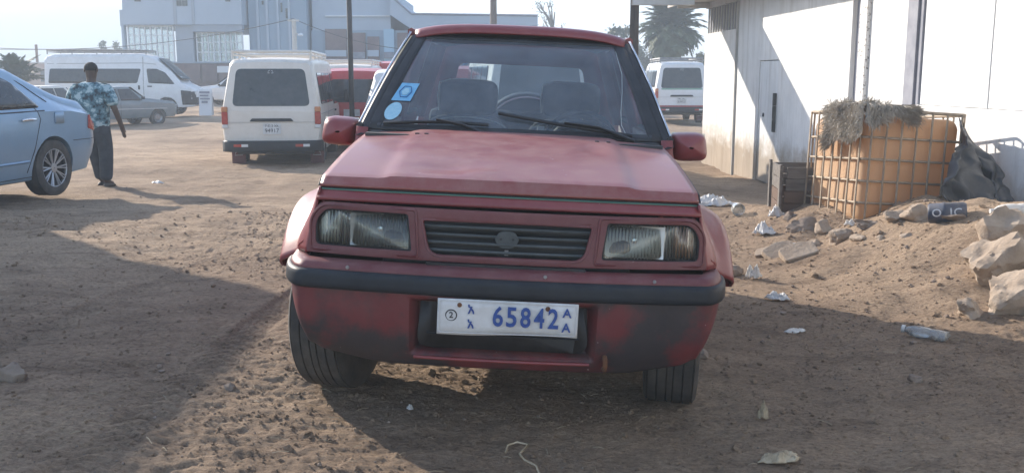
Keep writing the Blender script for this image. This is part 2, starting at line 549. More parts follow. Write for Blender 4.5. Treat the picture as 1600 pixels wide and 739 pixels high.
for k in range(2600):
    if k < 1300:
        y = 1.9 + 6.5 * random.random() ** 1.3; x = random.uniform(-.56, .56) * (y + .4)
    elif k < 2100:
        y = random.uniform(4.8, 9.5); x = random.uniform(1.3, 3.7)
    else:
        y = random.uniform(8, 20); x = random.uniform(-.5, .24) * y
    if random.random() > .35 + 1.3 * float(vnoise(np.array(x * .8), np.array(y * .8), 21) + .5) ** 2: continue
    r = min(0.05, 0.0045 * math.exp(random.gauss(0, .62)) * (1 + .5 * (k >= 1300)))
    vs_, fs_ = shapes[k % 8]
    an = random.uniform(0, 6.28); ca, sa = math.cos(an), math.sin(an)
    z = rg(x, y) + r * .25
    mb.add([(x + r * (q.x * ca - q.y * sa), y + r * (q.x * sa + q.y * ca), z + r * q.z) for q in vs_], fs_)
pb = mb.build("gravel", M['stone'], None, fix=False)
shapes0 = [rock_geo(1, 90 + k, 1, .75, .9) for k in range(10)]
NC = 26000
cy_ = 1.9 + 7.5 * RNG.random(NC) ** 1.35; cx_ = RNG.uniform(-.56, .56, NC) * (cy_ + .4)
keep = RNG.random(NC) < .2 + 1.3 * (vnoise(cx_ * 1.1, cy_ * 1.4, 22) + .5) ** 2
cx_, cy_ = cx_[keep], cy_[keep]
cr_ = np.minimum(.022, .0038 * np.exp(RNG.normal(0, .48, len(cx_)))) * (1 + .10 * cy_)
cz_ = rough_ground(cx_, cy_) + cr_ * .15
ca_ = RNG.uniform(0, 6.28, len(cx_))
V_, F_ = [], []
off = 0
for k in range(10):
    sv = np.array([tuple(v) for v in shapes0[k][0]]); sf = np.array(shapes0[k][1])
    ids = np.arange(k, len(cx_), 10)
    c_, s_ = np.cos(ca_[ids])[:, None], np.sin(ca_[ids])[:, None]; r_ = cr_[ids][:, None]
    X = cx_[ids][:, None] + r_ * (sv[None, :, 0] * c_ - sv[None, :, 1] * s_); Y = cy_[ids][:, None] + r_ * (sv[None, :, 0] * s_ + sv[None, :, 1] * c_)
    Z = cz_[ids][:, None] + r_ * sv[None, :, 2]
    V_.append(np.stack([X, Y, Z], -1).reshape(-1, 3))
    F_.append((sf[None] + (np.arange(len(ids)) * len(sv))[:, None, None]).reshape(-1, 3) + off)
    off += len(ids) * len(sv)
cme_ = bpy.data.meshes.new("loose_clods"); cme_.from_pydata(np.concatenate(V_).tolist(), [], np.concatenate(F_).tolist())
tag(link("loose_clods", cme_, M['dirt']), "loose crumbs and clods of dry earth on the lot", "earth", kind="stuff")
tag(pb, "scattered pebbles and crumbs of earth over the dirt lot", "gravel", kind="stuff")
# straw and twigs lying about
mb = MB()
for k in range(420):
    y = 2.2 + 7 * random.random(); x = random.uniform(-.5, .5) * y
    an = random.uniform(0, 6.28); L = random.uniform(.015, .075)
    q0 = Vector((x, y, rg(x, y) + .005)); x1, y1 = x + L * math.cos(an), y + L * math.sin(an)
    q1 = Vector((x1, y1, rg(x1, y1) + .006))
    mb.tube([q0, (q0 + q1) / 2 + Vector((0, 0, .004)), q1], .0012, 3)
M['straw'] = mat('dry_straw', (0.33, 0.26, 0.17), (0.5, 0.42, 0.3), 20, 0.9)
tag(mb.build("straw_litter", M['straw'], None, fix=False), "bits of dry straw strewn on the dirt", "straw", kind="stuff")

# ------------------------------------------------------------------ the red suv
SUV = empty("parked_suv", (-0.054, 3.25, -0.003), (0, rad(2.6), rad(-0.85)))
tag(SUV, "faded red three-door suv with maroon grille panel and dented bonnet", "suv")

def hood_edge(y): return 0.682 - 0.022 * (y - .15) / .9
def hood_z(x, y):
    t = (y - .2) / .85
    e = abs(x) / 0.68
    z = .946 + .121 * t + .012 * math.sin(math.pi * min(max(t, 0), 1))
    z -= (.004 + .018 * min(max(t, 0), 1)) * e ** 3
    # raised centre panel with soft shoulders
    z += .010 * float(sm((.47 - abs(x)) / .05))
    # dents
    z -= .010 * math.exp(-(((x + .25) / .10) ** 2 + ((y - .33) / .07) ** 2))
    z -= .008 * math.exp(-(((x - .33) / .05) ** 2 + ((y - .75) / .10) ** 2))
    z += .005 * math.exp(-(((x + .10) / .05) ** 2 + ((y - .28) / .03) ** 2))
    return z
def hood_fn(u, v):
    # v < 0 bends down over the leading edge
    y = .2 + v * .85 if v >= 0 else .2
    x = u * hood_edge(y)
    nose = .022 * (abs(u)) ** 2.6
    if v >= 0:
        return Vector((x, y + nose * (1 - v), hood_z(x, y)))
    t = -v / .12
    return Vector((x * (1 + .004 * t), .2 + nose - .030 * t, hood_z(x, .2) + (.912 - hood_z(x, .2)) * t))
m = MB().grid(hood_fn, -1, 1, 60, -.12, 1, 40)
hood = m.build("hood", M['hoodpaint'], SUV, 24, solid=0.012)
for s in (-1, 1):
    MB().tube([hood_fn(s * 1.004, v) + Vector((s * .003, 0, -.004)) for v in np.linspace(-.1, 1, 24)], .004, 5).build("shut_line", M['black'], hood)
MB().tube([hood_fn(u, -.12) + Vector((0, .010, -.006)) for u in np.linspace(-1, 1, 30)], .006, 5).build("shut_line", M['black'], hood)
for x, y in ((-.42, .93), (-.38, .93), (.36, .93), (.41, .93)):
    MB().box((x, y, hood_z(x, y) + .006), (.018, .012, .008)).build("washer_nozzle", M['black'], hood, bevel=.002)
# green primer line along the lip
def lip_fn(u, v):
    q = hood_fn(u, -.12)
    return Vector((q.x, q.y + .000, q.z - .008 - v))
MB().grid(lip_fn, -.99, .99, 40, 0, .005, 1).build("lip_edge", M['primer'], hood, 60, solid=.008)
def head_fn(u, v):
    x = u * (.683 + .010 * v); nose = .022 * abs(u) ** 2.6
    return Vector((x, .172 + nose - .020 * v, .898 - .034 * v))
MB().grid(head_fn, -1, 1, 40, 0, 1, 3).build("header_panel", M['paint'], SUV, 50, solid=.012)

def mask_y(x, z): return .098 + .075 * (abs(x) / .70) ** 2.4 - .03 * (z - .77) * 0 + (.862 - z) * -.10
outer = rpoly([(-.690, .860), (.690, .860), (.722, .676), (-.722, .676)], [.05, .05, .01, .01], 5)
hl = [(.352, .836), (.655, .836), (.690, .790), (.688, .705), (.335, .705)]
hlr = [.012, .05, .03, .02, .012]
gr = [(-.305, .822), (.305, .822), (.276, .694), (-.276, .694)]
hole_r = rpoly(hl, hlr, 5)
hole_l = [(-u, v) for u, v in reversed(hole_r)]
hole_g = rpoly(gr, [.018, .018, .045, .045], 5)
cuts = [i * .05 for i in range(-14, 15)]
mask = holed_panel("front_mask", outer, [hole_r, hole_l, hole_g], lambda u, v: Vector((u, mask_y(u, v), v)), M['maskpaint'], SUV, cuts, (), .014, 35, bevel=.003)
# raised surround ridges
def ridge(poly, r, parent, matr, dy=-.006, name="surround"):
    pts = [Vector((u, mask_y(u, v) + dy, v)) for u, v in poly]
    return MB().tube(pts, r, 6, closed=True).build(name, matr, parent, 60)
ridge(hole_g, .007, mask, M['maskpaint'], -.003)
for s in (-1, 1):
    ridge([(s * u, v) for u, v in rpoly([(.325, .852), (.668, .852), (.710, .800), (.708, .688), (.312, .688)], [.015, .06, .03, .02, .015], 5)], .006, mask, M['maskpaint'])
# headlights
for s in (-1, 1):
    hlm = empty("headlight", (0, 0, 0)); hlm.parent = SUV
    poly = [(s * u, v) for u, v in hole_r]
    ridge([(u * 1.0, v) for u, v in poly], .006, hlm, M['black'], .002, "gasket")
    # reflector tray
    def tray(u, v): return Vector((s * (.335 + .355 * u), mask_y(.335 + .355 * u, .77) + .06 + .02 * math.sin(3.1 * v), .70 + .14 * v))
    MB().grid(tray, 0, 1, 12, 0, 1, 8).build("reflector_tray", M['dimreflector'] if s < 0 else M['reflector'], hlm, 60)
    # main lamp bowl: squarish parabola
    bx0, bx1 = .347, .560
    def bowl(u, v):
        uu, vv = u * 2 - 1, v * 2 - 1
        d = max(abs(uu), abs(vv)) ** 2
        return Vector((s * ((bx0 + bx1) / 2 + (bx1 - bx0) / 2 * uu), mask_y(.45, .77) + .055 - .045 * d, .770 + .058 * vv))
    MB().grid(bowl, 0, 1, 14, 0, 1, 10).build("reflector_bowl", M['dimreflector'] if s < 0 else M['reflector'], hlm, 60)
    fr = rpoly([(bx0 - .002, .712), (bx1 + .003, .712), (bx1 + .003, .828), (bx0 - .002, .828)], .018, 4)
    MB().tube([Vector((s * u, mask_y(u, v) + .012, v)) for u, v in fr], .0035, 6, closed=True).build("bowl_rim", M['chrome'] if s > 0 else M['dullmetal'], hlm, 60)
    MB().lathe([(.0, -.012), (.010, -.01), (.011, .0), (.011, .02)], 'y', 12, (s * .455, mask_y(.45, .77) + .03, .772)).build("bulb", M['chrome'], hlm, 60)
    # indicator
    ind = rpoly([(.600, .715), (.672, .715), (.672, .795), (.645, .826), (.600, .826)], .01, 3)
    MB().prism([(s * u, v) for u, v in ind], lambda u, v, w: Vector((u, mask_y(u, v) + .016 + w, v)), .02).build("indicator", M['amber'] if s > 0 else M['reflector'], hlm)
    MB().box((s * .585, mask_y(.58, .77) + .02, .77), (.006, .012, .118)).build("divider", M['dimreflector'], hlm)
    holed_panel("lens", poly, [], lambda u, v: Vector((u, mask_y(u, v) + .004, v)), M['lens'], hlm, cuts, (), .003, 60)
    if s < 0:
        MB().tube([(-.553, mask_y(.55, .77) + .013, .826), (-.562, mask_y(.56, .77) + .013, .79), (-.560, mask_y(.56, .77) + .013, .75), (-.548, mask_y(.55, .77) + .013, .715)], [.003, .006, .007, .003], 6).build("peeling_seal", M['piping'], hlm, 60)
# grille
gri = empty("grille", (0, 0, 0)); gri.parent = SUV
def gback(u, v): return Vector((u, .165, v))
MB().grid(gback, -.31, .31, 4, .685, .83, 2).build("radiator_back", M['black'], gri)
for k in range(4):
    z = .796 - k * .028
    hw = .298 - k * .007
    MB().tube([Vector((hw * (i / 8 - 1), mask_y(hw * (i / 8 - 1), z) + .022, z)) for i in range(17)], .0058, 6).build("slat", M['slat'], gri, 60)
    MB().box((0, .145, z - .008), (2 * hw, .05, .004)).build("slat_blade", M['black'], gri)
hx = rpoly([(-.044, .760), (-.030, .784), (-.014, .790), (.014, .790), (.030, .784), (.044, .760), (.030, .735), (.012, .728), (-.012, .728), (-.030, .735)], .006, 2)
badge = MB().prism(hx, lambda u, v, w: Vector((u, .104 + w, v)), .014).build("badge_plate", M['slat'], gri, bevel=.002)
for u in (-.022, .022):
    MB().lathe([(0, -.002), (.0045, -.002), (.0045, .003)], 'y', 10, (u, .104, .762)).build("rivet", M['black'], badge)
MB().box((0, .112, .712), (.014, .012, .018)).build("badge_clip", M['dullmetal'], gri)

# bumper: sections swept around the nose
def bump_plan(u):
    """u -1..1 along the bumper -> (x, y) plan curve"""
    a = abs(u); s = 1 if u >= 0 else -1
    if a < .78:
        x = a / .78 * .70; y = .050 * (x / .70) ** 2.2
        nx, ny = 0.12 * (x / .7), -1
    else:
        t = (a - .78) / .22 * 1.35
        x = .70 + .108 * math.sin(min(t, 1.5708)); y = .050 + .30 * (1 - math.cos(t))
        nx, ny = math.sin(t) * .95, -math.cos(t)
    return s * x, y, s * nx, ny
def zbot(x):
    a = abs(x)
    return .298 + .035 * float(sm((a - .40) / .30)) + .045 * float(sm((a - .64) / .12)) + .10 * float(sm((a - .735) / .08))
RIM = [(.660, .085), (.663, .055), (.655, .022), (.633, .006)]            # upper ledge: (z, inset)
STR = [(.634, .006), (.628, -.006), (.618, -.010), (.582, -.012), (.575, -.008), (.570, .004)]
def bump_pt(u, z, ins):
    x, y, nx, ny = bump_plan(u)
    return Vector((x - nx * ins, y - ny * ins, z))
m = MB(); NB = 120
m.grid(lambda u, v: bump_pt(u, *[np.interp(v, range(4), [q[k] for q in RIM]) for k in (0, 1)]), -1, 1, NB, 0, 3, 6)
bumper = m.build("bumper", M['maskpaint'], SUV, 50, solid=.006)
m = MB()
m.grid(lambda u, v: bump_pt(u, *[np.interp(v, range(6), [q[k] for q in STR]) for k in (0, 1)]), -1, 1, NB, 0, 5, 15)
m.build("rub_strip", M['rubber'], bumper, 60, solid=.006)
def low_fn(u, v):
    x = bump_plan(u)[0]
    zb = zbot(x)
    z = .570 + (zb - .570) * v
    ins = .008 + .012 * v + .05 * v ** 4
    # number plate recess with soft shoulders
    d = max(abs(x) - .325, .348 - z, z - .552)
    rec = float(sm(-(d) / .03 + .25))
    ins += .055 * rec
    return bump_pt(u, z, ins)
m = MB().grid(low_fn, -1, 1, 200, 0, 1, 44)
low = m.build("valance", M['bumperpaint'], bumper, 50, solid=.006)
holed_panel("air_intake", rpoly([(-.305, .372), (.305, .372), (.292, .556), (-.292, .556)], [.05, .05, .02, .02], 5), [], lambda u, v: Vector((u, .050 + .02 * u * u, v)), M['black'], bumper, cuts, (), .004, 60)
MB().tube([Vector((.27 * (i / 8 - 1), .046, .424)) for i in range(17)], .004, 5).build("intake_bead", M['rubber'], bumper, 60)
MB().tube([Vector((.60 * (i / 8 - 1) * .52, .028 + .012 * (i / 8 - 1) ** 2, .336)) for i in range(17)], .006, 6).build("valance_bead", M['paint'], bumper, 60)
MB().box((0, .09, .668), (.56, .06, .012)).build("air_slot", M['black'], SUV)
for x in (-.55, .14, .52):
    MB().lathe([(0, -.004), (.006, -.003), (.007, .003)], 'y', 8, (x, .012 + .03 * x * x, .651)).build("screw", M['dullmetal'], bumper)
MB().tube([(.365, .06, .372), (.365, .02, .362), (.365, .005, .345), (.365, .02, .326), (.365, .06, .318)], .009, 8).build("tow_hook", M['rust'], SUV, 60)
# number plate
pl = rpoly([(-.244, .443), (.244, .443), (.244, .566), (-.244, .566)], .012, 3)
def plate_map(u, v, w): return Vector((u + .016, -.012 + w + .007 * math.sin(u * 9 + 1) * (.57 - v) / .12, v + (.004 * math.sin(u * 11) if v < .5 else 0)))
m = MB()
NPX = 24
m.grid(lambda u, v: plate_map(u, v, 0), -.244, .244, NPX, .443, .566, 4)
plate = m.build("license_plate", M['white_plate'], SUV, 60, solid=.003)
MB().tube([plate_map(u, v, -.002) for u, v in rpoly([(-.238, .449), (.238, .449), (.238, .560), (-.238, .560)], .01, 3)], .0018, 5, closed=True).build("pressed_rim", M['white_plate'], plate, 60)
def ptxt(t, size, x, z, matr, w=None): return text(t, size, matr, plate, front_mx(x + .016, -.0165, z), "plate_lettering", .0015, width=w, bold=.018)
for i, ch in enumerate("65842"):
    ptxt(ch, .098, -.034 + i * .048, .507, M['plate_blue'], .036)
ptxt("A", .044, .205, .532, M['plate_blue']); ptxt("A", .044, .204, .480, M['plate_blue'])
ptxt("አ", .044, -.128, .530, M['plate_blue']); ptxt("አ", .042, -.128, .478, M['plate_blue'])
MB().tube([Vector((-.180 + .019 * math.cos(a), -.0155, .508 + .019 * math.sin(a))) for a in np.linspace(0, 2 * math.pi, 20, endpoint=False)], .0022, 5, closed=True).build("code_ring", M['plate_black'], plate)
ptxt("2", .030, -.196, .508, M['plate_black'])
for (x, z) in ((-.168, .545), (.138, .545)):
    MB().lathe([(0, -.004), (.008, -.003), (.009, .002)], 'y', 10, (x + .016, -.014, z)).build("plate_bolt", M['rust'], plate)

# fenders with flares and wheel arches
WY, WZ, WR = .72, .345, .345
def fender(s, wy=WY, y0=.20, y1=1.12, name="fender", ztop=None, base=None):
    def xo(y, z, r):
        zt = ztop(y)
        x = base(y) + .100 * float(sm((zt - .02 - z) / .26)) ** .8
        x -= .045 * max(0, (.36 - y) / .25) ** 2 if name == "fender" else 0
        return x
    def fn(u, v):
        a = u
        dy, dz = -math.cos(a), math.sin(a)
        R0 = .395
        # distance to the panel border
        tt = 9
        if dy < -1e-6: tt = min(tt, (y0 - wy) / dy)
        if dy > 1e-6: tt = min(tt, (y1 - wy) / dy)
        if dz > 1e-6:
            for _ in range(6):
                tz = (ztop(min(max(wy + dy * min(tt, 1), y0), y1)) - WZ) / dz
                tt = min(tt, tz)
        tt = max(tt, R0 + .01)
        r = R0 + (tt - R0) * v
        y, z = wy + dy * r, WZ + dz * r
        x = xo(y, z, r)
        fl = float(sm((.535 - r) / .10))
        x = x * (1 - fl) + max(x, .868) * fl if name == 'fender' else x + .045 * fl
        return Vector((s * x, y, z))
    A0 = .60 if name == "fender" else -.05
    f = MB().grid(fn, A0, math.pi + .05, 48, 0, 1, 22).build(name, M['paint'], SUV, 50, solid=.01)
    # inner lip of the arch
    MB().grid(lambda u, v: fn(u, 0) * 1.0 + Vector((-s * .07 * v, 0, 0)), A0, math.pi + .05, 40, 0, 1, 2).build("arch_lip", M['paint'], f, 60)
    MB().grid(lambda u, v: Vector((s * (.80 - .36 * v), wy - .40 * math.cos(u), WZ + .40 * math.sin(u))), A0 + .1, math.pi - .5, 24, 0, 1, 2).build("arch_liner", M['black'], f, 60)
    return f
for s in (-1, 1):
    fender(s, ztop=lambda y: hood_z(.66, min(max(y, .2), 1.05)) - .004 - .040 * float(sm((.255 - y) / .06)), base=lambda y: hood_edge(min(y, 1.05)))
# nose corner fillets between mask and fender
for s in (-1, 1):
    def corner(u, v):
        z = .905 - .235 * v
        x0 = .682 + .041 * v; y0_ = mask_y(x0, min(z, .86)) + .008
        x1 = .679 + .10 * float(sm((.92 - z) / .26)) ** .8
        return Vector((s * (x0 + (x1 - x0) * u + .008 * math.sin(math.pi * u)), y0_ + (.265 - y0_) * u, z))
    MB().grid(corner, 0, 1, 8, 0, 1, 12).build("nose_corner", M['paint'], SUV, 60, solid=.008)

# cabin
BELT = 1.075
def side_x(z):   # half width of the cabin at height z
    return .775 - .235 * float(sm((z - .98) / 1.15)) if z > .98 else .775
RX, RZ = .525, 1.535
WS0, WS1 = 1.085, 1.690
def ws_pt(u, v, off=0.0):
    """windscreen surface: u across -1..1, v up 0..1"""
    hw = .668 + (.512 - .668) * v
    y = WS0 + (WS1 - WS0) * v + .05 * u * u - off * .6
    z = 1.070 + (1.515 - 1.070) * v + .018 * math.sin(math.pi * v) + off * .8
    return Vector((u * hw, y, z))
wsg = MB().grid(ws_pt, -1, 1, 24, 0, 1, 14).build("windshield", M['windscreen'], SUV, 180)
def band(u0, u1, v0, v1, nu, nv, name, matr, off=.002):
    return MB().grid(lambda u, v: ws_pt(u, v, off), u0, u1, nu, v0, v1, nv).build(name, matr, wsg, 60, solid=.004)
band(-1.0, 1.0, -.01, .045, 30, 1, "lower_gasket", M['black'])
band(-1.0, 1.0, .955, 1.01, 30, 1, "upper_gasket", M['black'])
for s in (-1, 1):
    band(s * .915, s * 1.03, 0, 1.0, 3, 14, "side_gasket", M['black'])
# pillars
for s in (-1, 1):
    m = MB()
    def apil(u, v):
        q = ws_pt(s * 1.0, v)
        a = u * 2 * math.pi
        rx, ry = .030, .045
        return q + Vector((s * .020 + rx * math.cos(a), .035 + ry * math.sin(a), .006 * math.cos(a)))
    m.grid(apil, 0, 1, 12, -.06, 1.0, 16)
    m.build("pillar", M['black'], SUV, 60)
    MB().tube([ws_pt(s * 1.0, v) + Vector((s * .046, .012, .012)) for v in np.linspace(.02, 1.0, 14)], .0055, 6).build("sunlit_drip_edge", M['chrome'], SUV, 60)  # drip edge in bright metal, standing in for its sunlit line
# roof
def roof_fn(u, v):
    y = 1.665 + v * 1.75
    hw = .530 + .05 * math.sin(math.pi * min(v * 1.1, 1)) 
    e = abs(u)
    z = 1.568 + .022 * math.sin(math.pi * (.15 + .8 * v)) - .030 * e ** 5 - .012 * e ** 2
    if v < .03: z -= .040 * (1 - v / .03)
    return Vector((u * hw, y + .05 * u * u * (1 - v), z))
roof = MB().grid(roof_fn, -1, 1, 36, 0, 1, 40).build("roof", M['paint'], SUV, 60, solid=.012)
MB().grid(lambda u, v: roof_fn(u * .97, .03 + .94 * v) - Vector((0, 0, .035)), -1, 1, 12, 0, 1, 12).build("headlining", M['interior'], roof)
# sides: body below the belt, window frames above
for s in (-1, 1):
    def side_fn(u, v):
        y = 1.10 + 1.25 * u
        z = .36 + (BELT - .36) * v
        x = .785 - .095 * float(sm((z - .74) / .32))
        return Vector((s * x, y, z))
    door = MB().grid(side_fn, 0, 1, 12, 0, 1, 12).build("door", M['paint'], SUV, 60, solid=.05)
    MB().box((s * .81, 2.18, .93), (.03, .16, .035)).build("door_handle", M['black'], door, bevel=.006)
    fender(s, wy=2.92, y0=2.35, y1=3.50, name="quarter_panel", ztop=lambda y: BELT, base=lambda y: .70)
    def gl_pt(y, t): # t 0 belt .. 1 roof
        xb, xt = .705, .560
        return Vector((s * (xb + (xt - xb) * t), y, BELT + (1.535 - BELT) * t))
    # front quarter window leans with the screen, then side windows, with pillars between
    def win(y0b, y1b, y0t, y1t):
        return MB().grid(lambda u, v: gl_pt((y0b + (y0t - y0b) * v) * (1 - u) + (y1b + (y1t - y1b) * v) * u, v), 0, 1, 6, 0, 1, 6).build("side_window", M['glass'], SUV, 180)
    win(1.20, 2.28, 1.72, 2.28); win(2.42, 3.35, 2.42, 3.25)
    MB().tube([gl_pt(2.35, -.05), gl_pt(2.35, 1.0)], .06, 8).build("pillar", M['paint'], SUV, 60)
    MB().tube([gl_pt(3.42, -.05), gl_pt(3.30, 1.0)], .07, 8).build("pillar", M['paint'], SUV, 60)
    MB().tube([gl_pt(1.12, 0), gl_pt(3.4, 0)], .018, 6).build("belt_trim", M['black'], SUV, 60)
    MB().tube([gl_pt(1.80, .99), gl_pt(2.4, 1.01), gl_pt(3.30, .99)], .022, 6).build("roof_rail", M['paint'], SUV, 60)
# tail
def tail_map(u, v): return Vector((u, 3.54 - .16 * max(0, v - 1.0), v))
holed_panel("tail_panel", rpoly([(-.74, .40), (.74, .40), (.70, 1.05), (.575, 1.55), (-.575, 1.55), (-.70, 1.05)], .04, 4),
            [rpoly([(-.49, 1.06), (.49, 1.06), (.425, 1.405), (-.425, 1.405)], .05, 4)], tail_map, M['paint'], SUV, (), (), .03, 40)
MB().grid(lambda u, v: tail_map(u * (.50 - .06 * v), 1.05 + .36 * v), -1, 1, 4, 0, 1, 4).build("rear_window", M['glass'], SUV, 180)
# spare wheel on the tail
sp = empty("spare_wheel", (.06, 3.70, .885)); sp.parent = SUV
MB().lathe([(.001, -.11), (.27, -.11), (.325, -.07), (.34, 0), (.325, .07), (.27, .10), (.001, .105)], 'y', 36).build("tyre_cover", M['rubber'], sp, 40)
MB().tube([Vector((.30 * math.cos(a), -.098, .30 * math.sin(a))) for a in np.linspace(0, 2 * math.pi, 36, endpoint=False)], .008, 5, closed=True).build("rim_highlight", M['chrome'], sp, 60)  # bright ring stands in for the highlight along the cover's rim
# floor, underbody
MB().box((0, 1.85, .52), (1.36, 3.2, .05)).build("cabin_floor", M['interior'], SUV)
MB().box((0, 1.9, .42), (.95, 3.0, .16)).build("underbody", M['black'], SUV, bevel=.03)
MB().box((0, .98, .80), (1.30, .06, .52)).build("firewall", M['interior'], SUV)
MB().box((0, .45, .62), (.9, .62, .3)).build("engine_block", M['black'], SUV, bevel=.03)
MB().tube([(-.66, .74, .33), (-.2, .74, .30), (.2, .74, .30), (.66, .74, .33)], .035, 8).build("front_axle", M['black'], SUV, 60)
MB().tube([(-.66, 2.92, .345), (.66, 2.92, .345)], .04, 8).build("rear_axle", M['black'], SUV, 60)
# wheels
def tyre_mesh(r, w, tread=True, n=48):
    prof = [(r * .60, -w * .38), (r * .66, -w * .47), (r * .80, -w * .52), (r * .93, -w * .50), (r * .985, -w * .44)]
    if tread:
        g = .009
        for a, b_ in ((-.40, -.25), (-.22, -.075), (-.05, .05), (.075, .22), (.25, .40)):
            prof += [(r - g, w * (a - .006)), (r, w * a), (r, w * b_), (r - g, w * (b_ + .006))]
    prof += [(r * .985, w * .44), (r * .93, w * .50), (r * .80, w * .52), (r * .66, w * .47), (r * .60, w * .38)]
    return MB().lathe(prof, 'x', n)
def rim_mesh(r, w, s):
    """s: side the outer face looks to"""
    return MB().lathe([(r * .62, -w * .36), (r * .60, w * .40 * s), (r * .56, w * .30 * s), (r * .40, w * .16 * s), (r * .34, w * .26 * s), (r * .16, w * .28 * s), (0.001, w * .30 * s)], 'x', 24)
for s in (-1, 1):
    for wy, st in ((WY, -10.5), (2.92, 0)):
        w = empty("wheel", (s * (.705 if st else .70) + .016, wy, WR), (0, 0, rad(st))); w.parent = SUV
        tyre_mesh(WR, .215).build("tyre", M['tyre'], w, 40)
        rim_mesh(WR, .215, s).build("rim", M['rim'], w, 40)
# mirrors
for s in (-1, 1):
    mir = empty("side_mirror", (s * .80, 1.21, 1.045)); mir.parent = SUV
    def shell(u, v):
        a = v * 2 * math.pi
        e = .5
        cx = math.copysign(abs(math.cos(a)) ** e, math.cos(a)); cz = math.copysign(abs(math.sin(a)) ** e, math.sin(a))
        k = [0.02, .62, .88, 1.0, 1.0][int(u)]; yy = [-.072, -.062, -.035, .01, .05][int(u)]
        return Vector((s * .008 + .083 * k * cx - s * .01 * cz, yy, .066 * k * cz + .004 * cx * s))
    MB().grid(shell, 0, 4, 4, 0, 1, 28).build("housing", M['paint'], mir, 60)
    MB().grid(lambda u, v: Vector((s * .008 + .079 * u, .046, .062 * v)), -1, 1, 2, -1, 1, 2).build("mirror_glass", M['chrome'], mir)
    MB().tube([(-s * .06, .0, -.035), (-s * .11, .02, -.045), (-s * .155, .05, -.05)], [.02, .025, .03], 8).build("arm", M['paint'] if s < 0 else M['black'], mir, 60)
# cowl and wipers
MB().grid(lambda u, v: Vector((u * (.655 + .01 * v), 1.045 + .06 * v + .045 * u * u * 1.0, 1.052 + .012 * v)), -1, 1, 24, 0, 1, 2).build("cowl", M['black'], SUV, 60, solid=.01)
def wiper(u0, v0, u1, v1, bend):
    wp = empty("wiper", (0, 0, 0)); wp.parent = SUV
    pts = [ws_pt(u0 + (u1 - u0) * t, v0 + (v1 - v0) * t + bend * math.sin(math.pi * t), .014) for t in np.linspace(0, 1, 9)]
    MB().tube(pts, .008, 6).build("blade", M['black'], wp, 60)
    MB().tube([ws_pt(u1, -.04, .02), ws_pt((u0 + u1) / 2 * .5 + u1 * .5, (v0 + v1) / 2 * .6, .03), pts[4] + Vector((0, -.012, .012))], [.012, .008, .006], 6).build("arm", M['black'], wp, 60)
wiper(-.90, .025, -.18, .055, .02)
wiper(-.12, .16, .80, .015, -.006)
# stickers inside the screen
def ws_patch(poly, off, name, matr, parent):
    return MB().prism(poly, lambda u, v, w: ws_pt(u, v, off + w), .0015).build(name, matr, parent)
st1 = ws_patch([(-.930, .245), (-.785, .245), (-.768, .415), (-.908, .415)], .003, "sticker", M['sticker_blue'], wsg)
hexp = [(-.848 + .048 * math.cos(a), .330 + .060 * math.sin(a)) for a in np.linspace(0, 2 * math.pi, 7)[:-1]]
MB().tube([ws_pt(u, v, .005) for u, v in hexp], .0022, 5, closed=True).build("hexagon_print", M['sticker_dark'], st1)
ws_patch([(-.848 + .03 * math.cos(a), .330 + .038 * math.sin(a)) for a in np.linspace(0, 2 * math.pi, 7)[:-1]], .0048, "hexagon_fill", M['sticker_pale'], st1)
st2 = ws_patch([(-.878 + .058 * math.cos(a), .150 + .078 * math.sin(a)) for a in np.linspace(0, 2 * math.pi, 25)[:-1]], .003, "sticker", M['sticker_pale'], wsg)
# long crack in the screen
MB().tube([ws_pt(u, v, .001) for u, v in ((.93, .985), (.905, .82), (.885, .62), (.83, .42), (.775, .24), (.752, .12), (.77, .02))], .0014, 4).build("glass_crack", M['piping'], wsg)
# seats
def seat(x, y, tilt, lh):
    se = empty("seat", (x, y, .56)); se.parent = SUV
    def pad(w, d, h, c, name, p, matr=M['seat'], e=.45):
        def fn(u, v):
            a, b_ = u * 2 * math.pi, v * math.pi - math.pi / 2
            f_ = lambda t: math.copysign(abs(t) ** e, t)
            return Vector((c[0] + w / 2 * f_(math.cos(b_)) * f_(math.cos(a)), c[1] + d / 2 * f_(math.cos(b_)) * f_(math.sin(a)), c[2] + h / 2 * f_(math.sin(b_))))
        return MB().grid(fn, 0, 1, 28, 0, 1, 14).build(name, matr, p, 60)
    pad(.50, .50, .16, (0, -.22, .12), "cushion", se)
    bk = pad(.50, .14, .56, (0, .07, .26), "backrest", se)
    MB().tube([Vector((.235 * math.cos(a), .0, .455 + .075 * math.sin(a))) for a in np.linspace(.35, math.pi - .35, 13)], .004, 5).build("piping", M['piping'], bk)
    hr = pad(.34, .10, .205, (0, .10, lh), "headrest", se)
    MB().tube([(-.165, .06, lh - .08), (-.172, .06, lh), (-.163, .06, lh + .08), (-.10, .06, lh + .098)], .0035, 5).build("piping", M['piping'], hr)
    for k in (-.07, .07): MB().tube([(k, .09, .50), (k, .10, lh)], .007, 6).build("headrest_post", M['chrome'], se)
    return se
seat(-.285, 2.2, 0, .64); seat(.30, 2.2, 0, .65)
MB().box((0, 3.0, .86), (1.15, .14, .5)).build("rear_seat", M['seat'], SUV, bevel=.05)
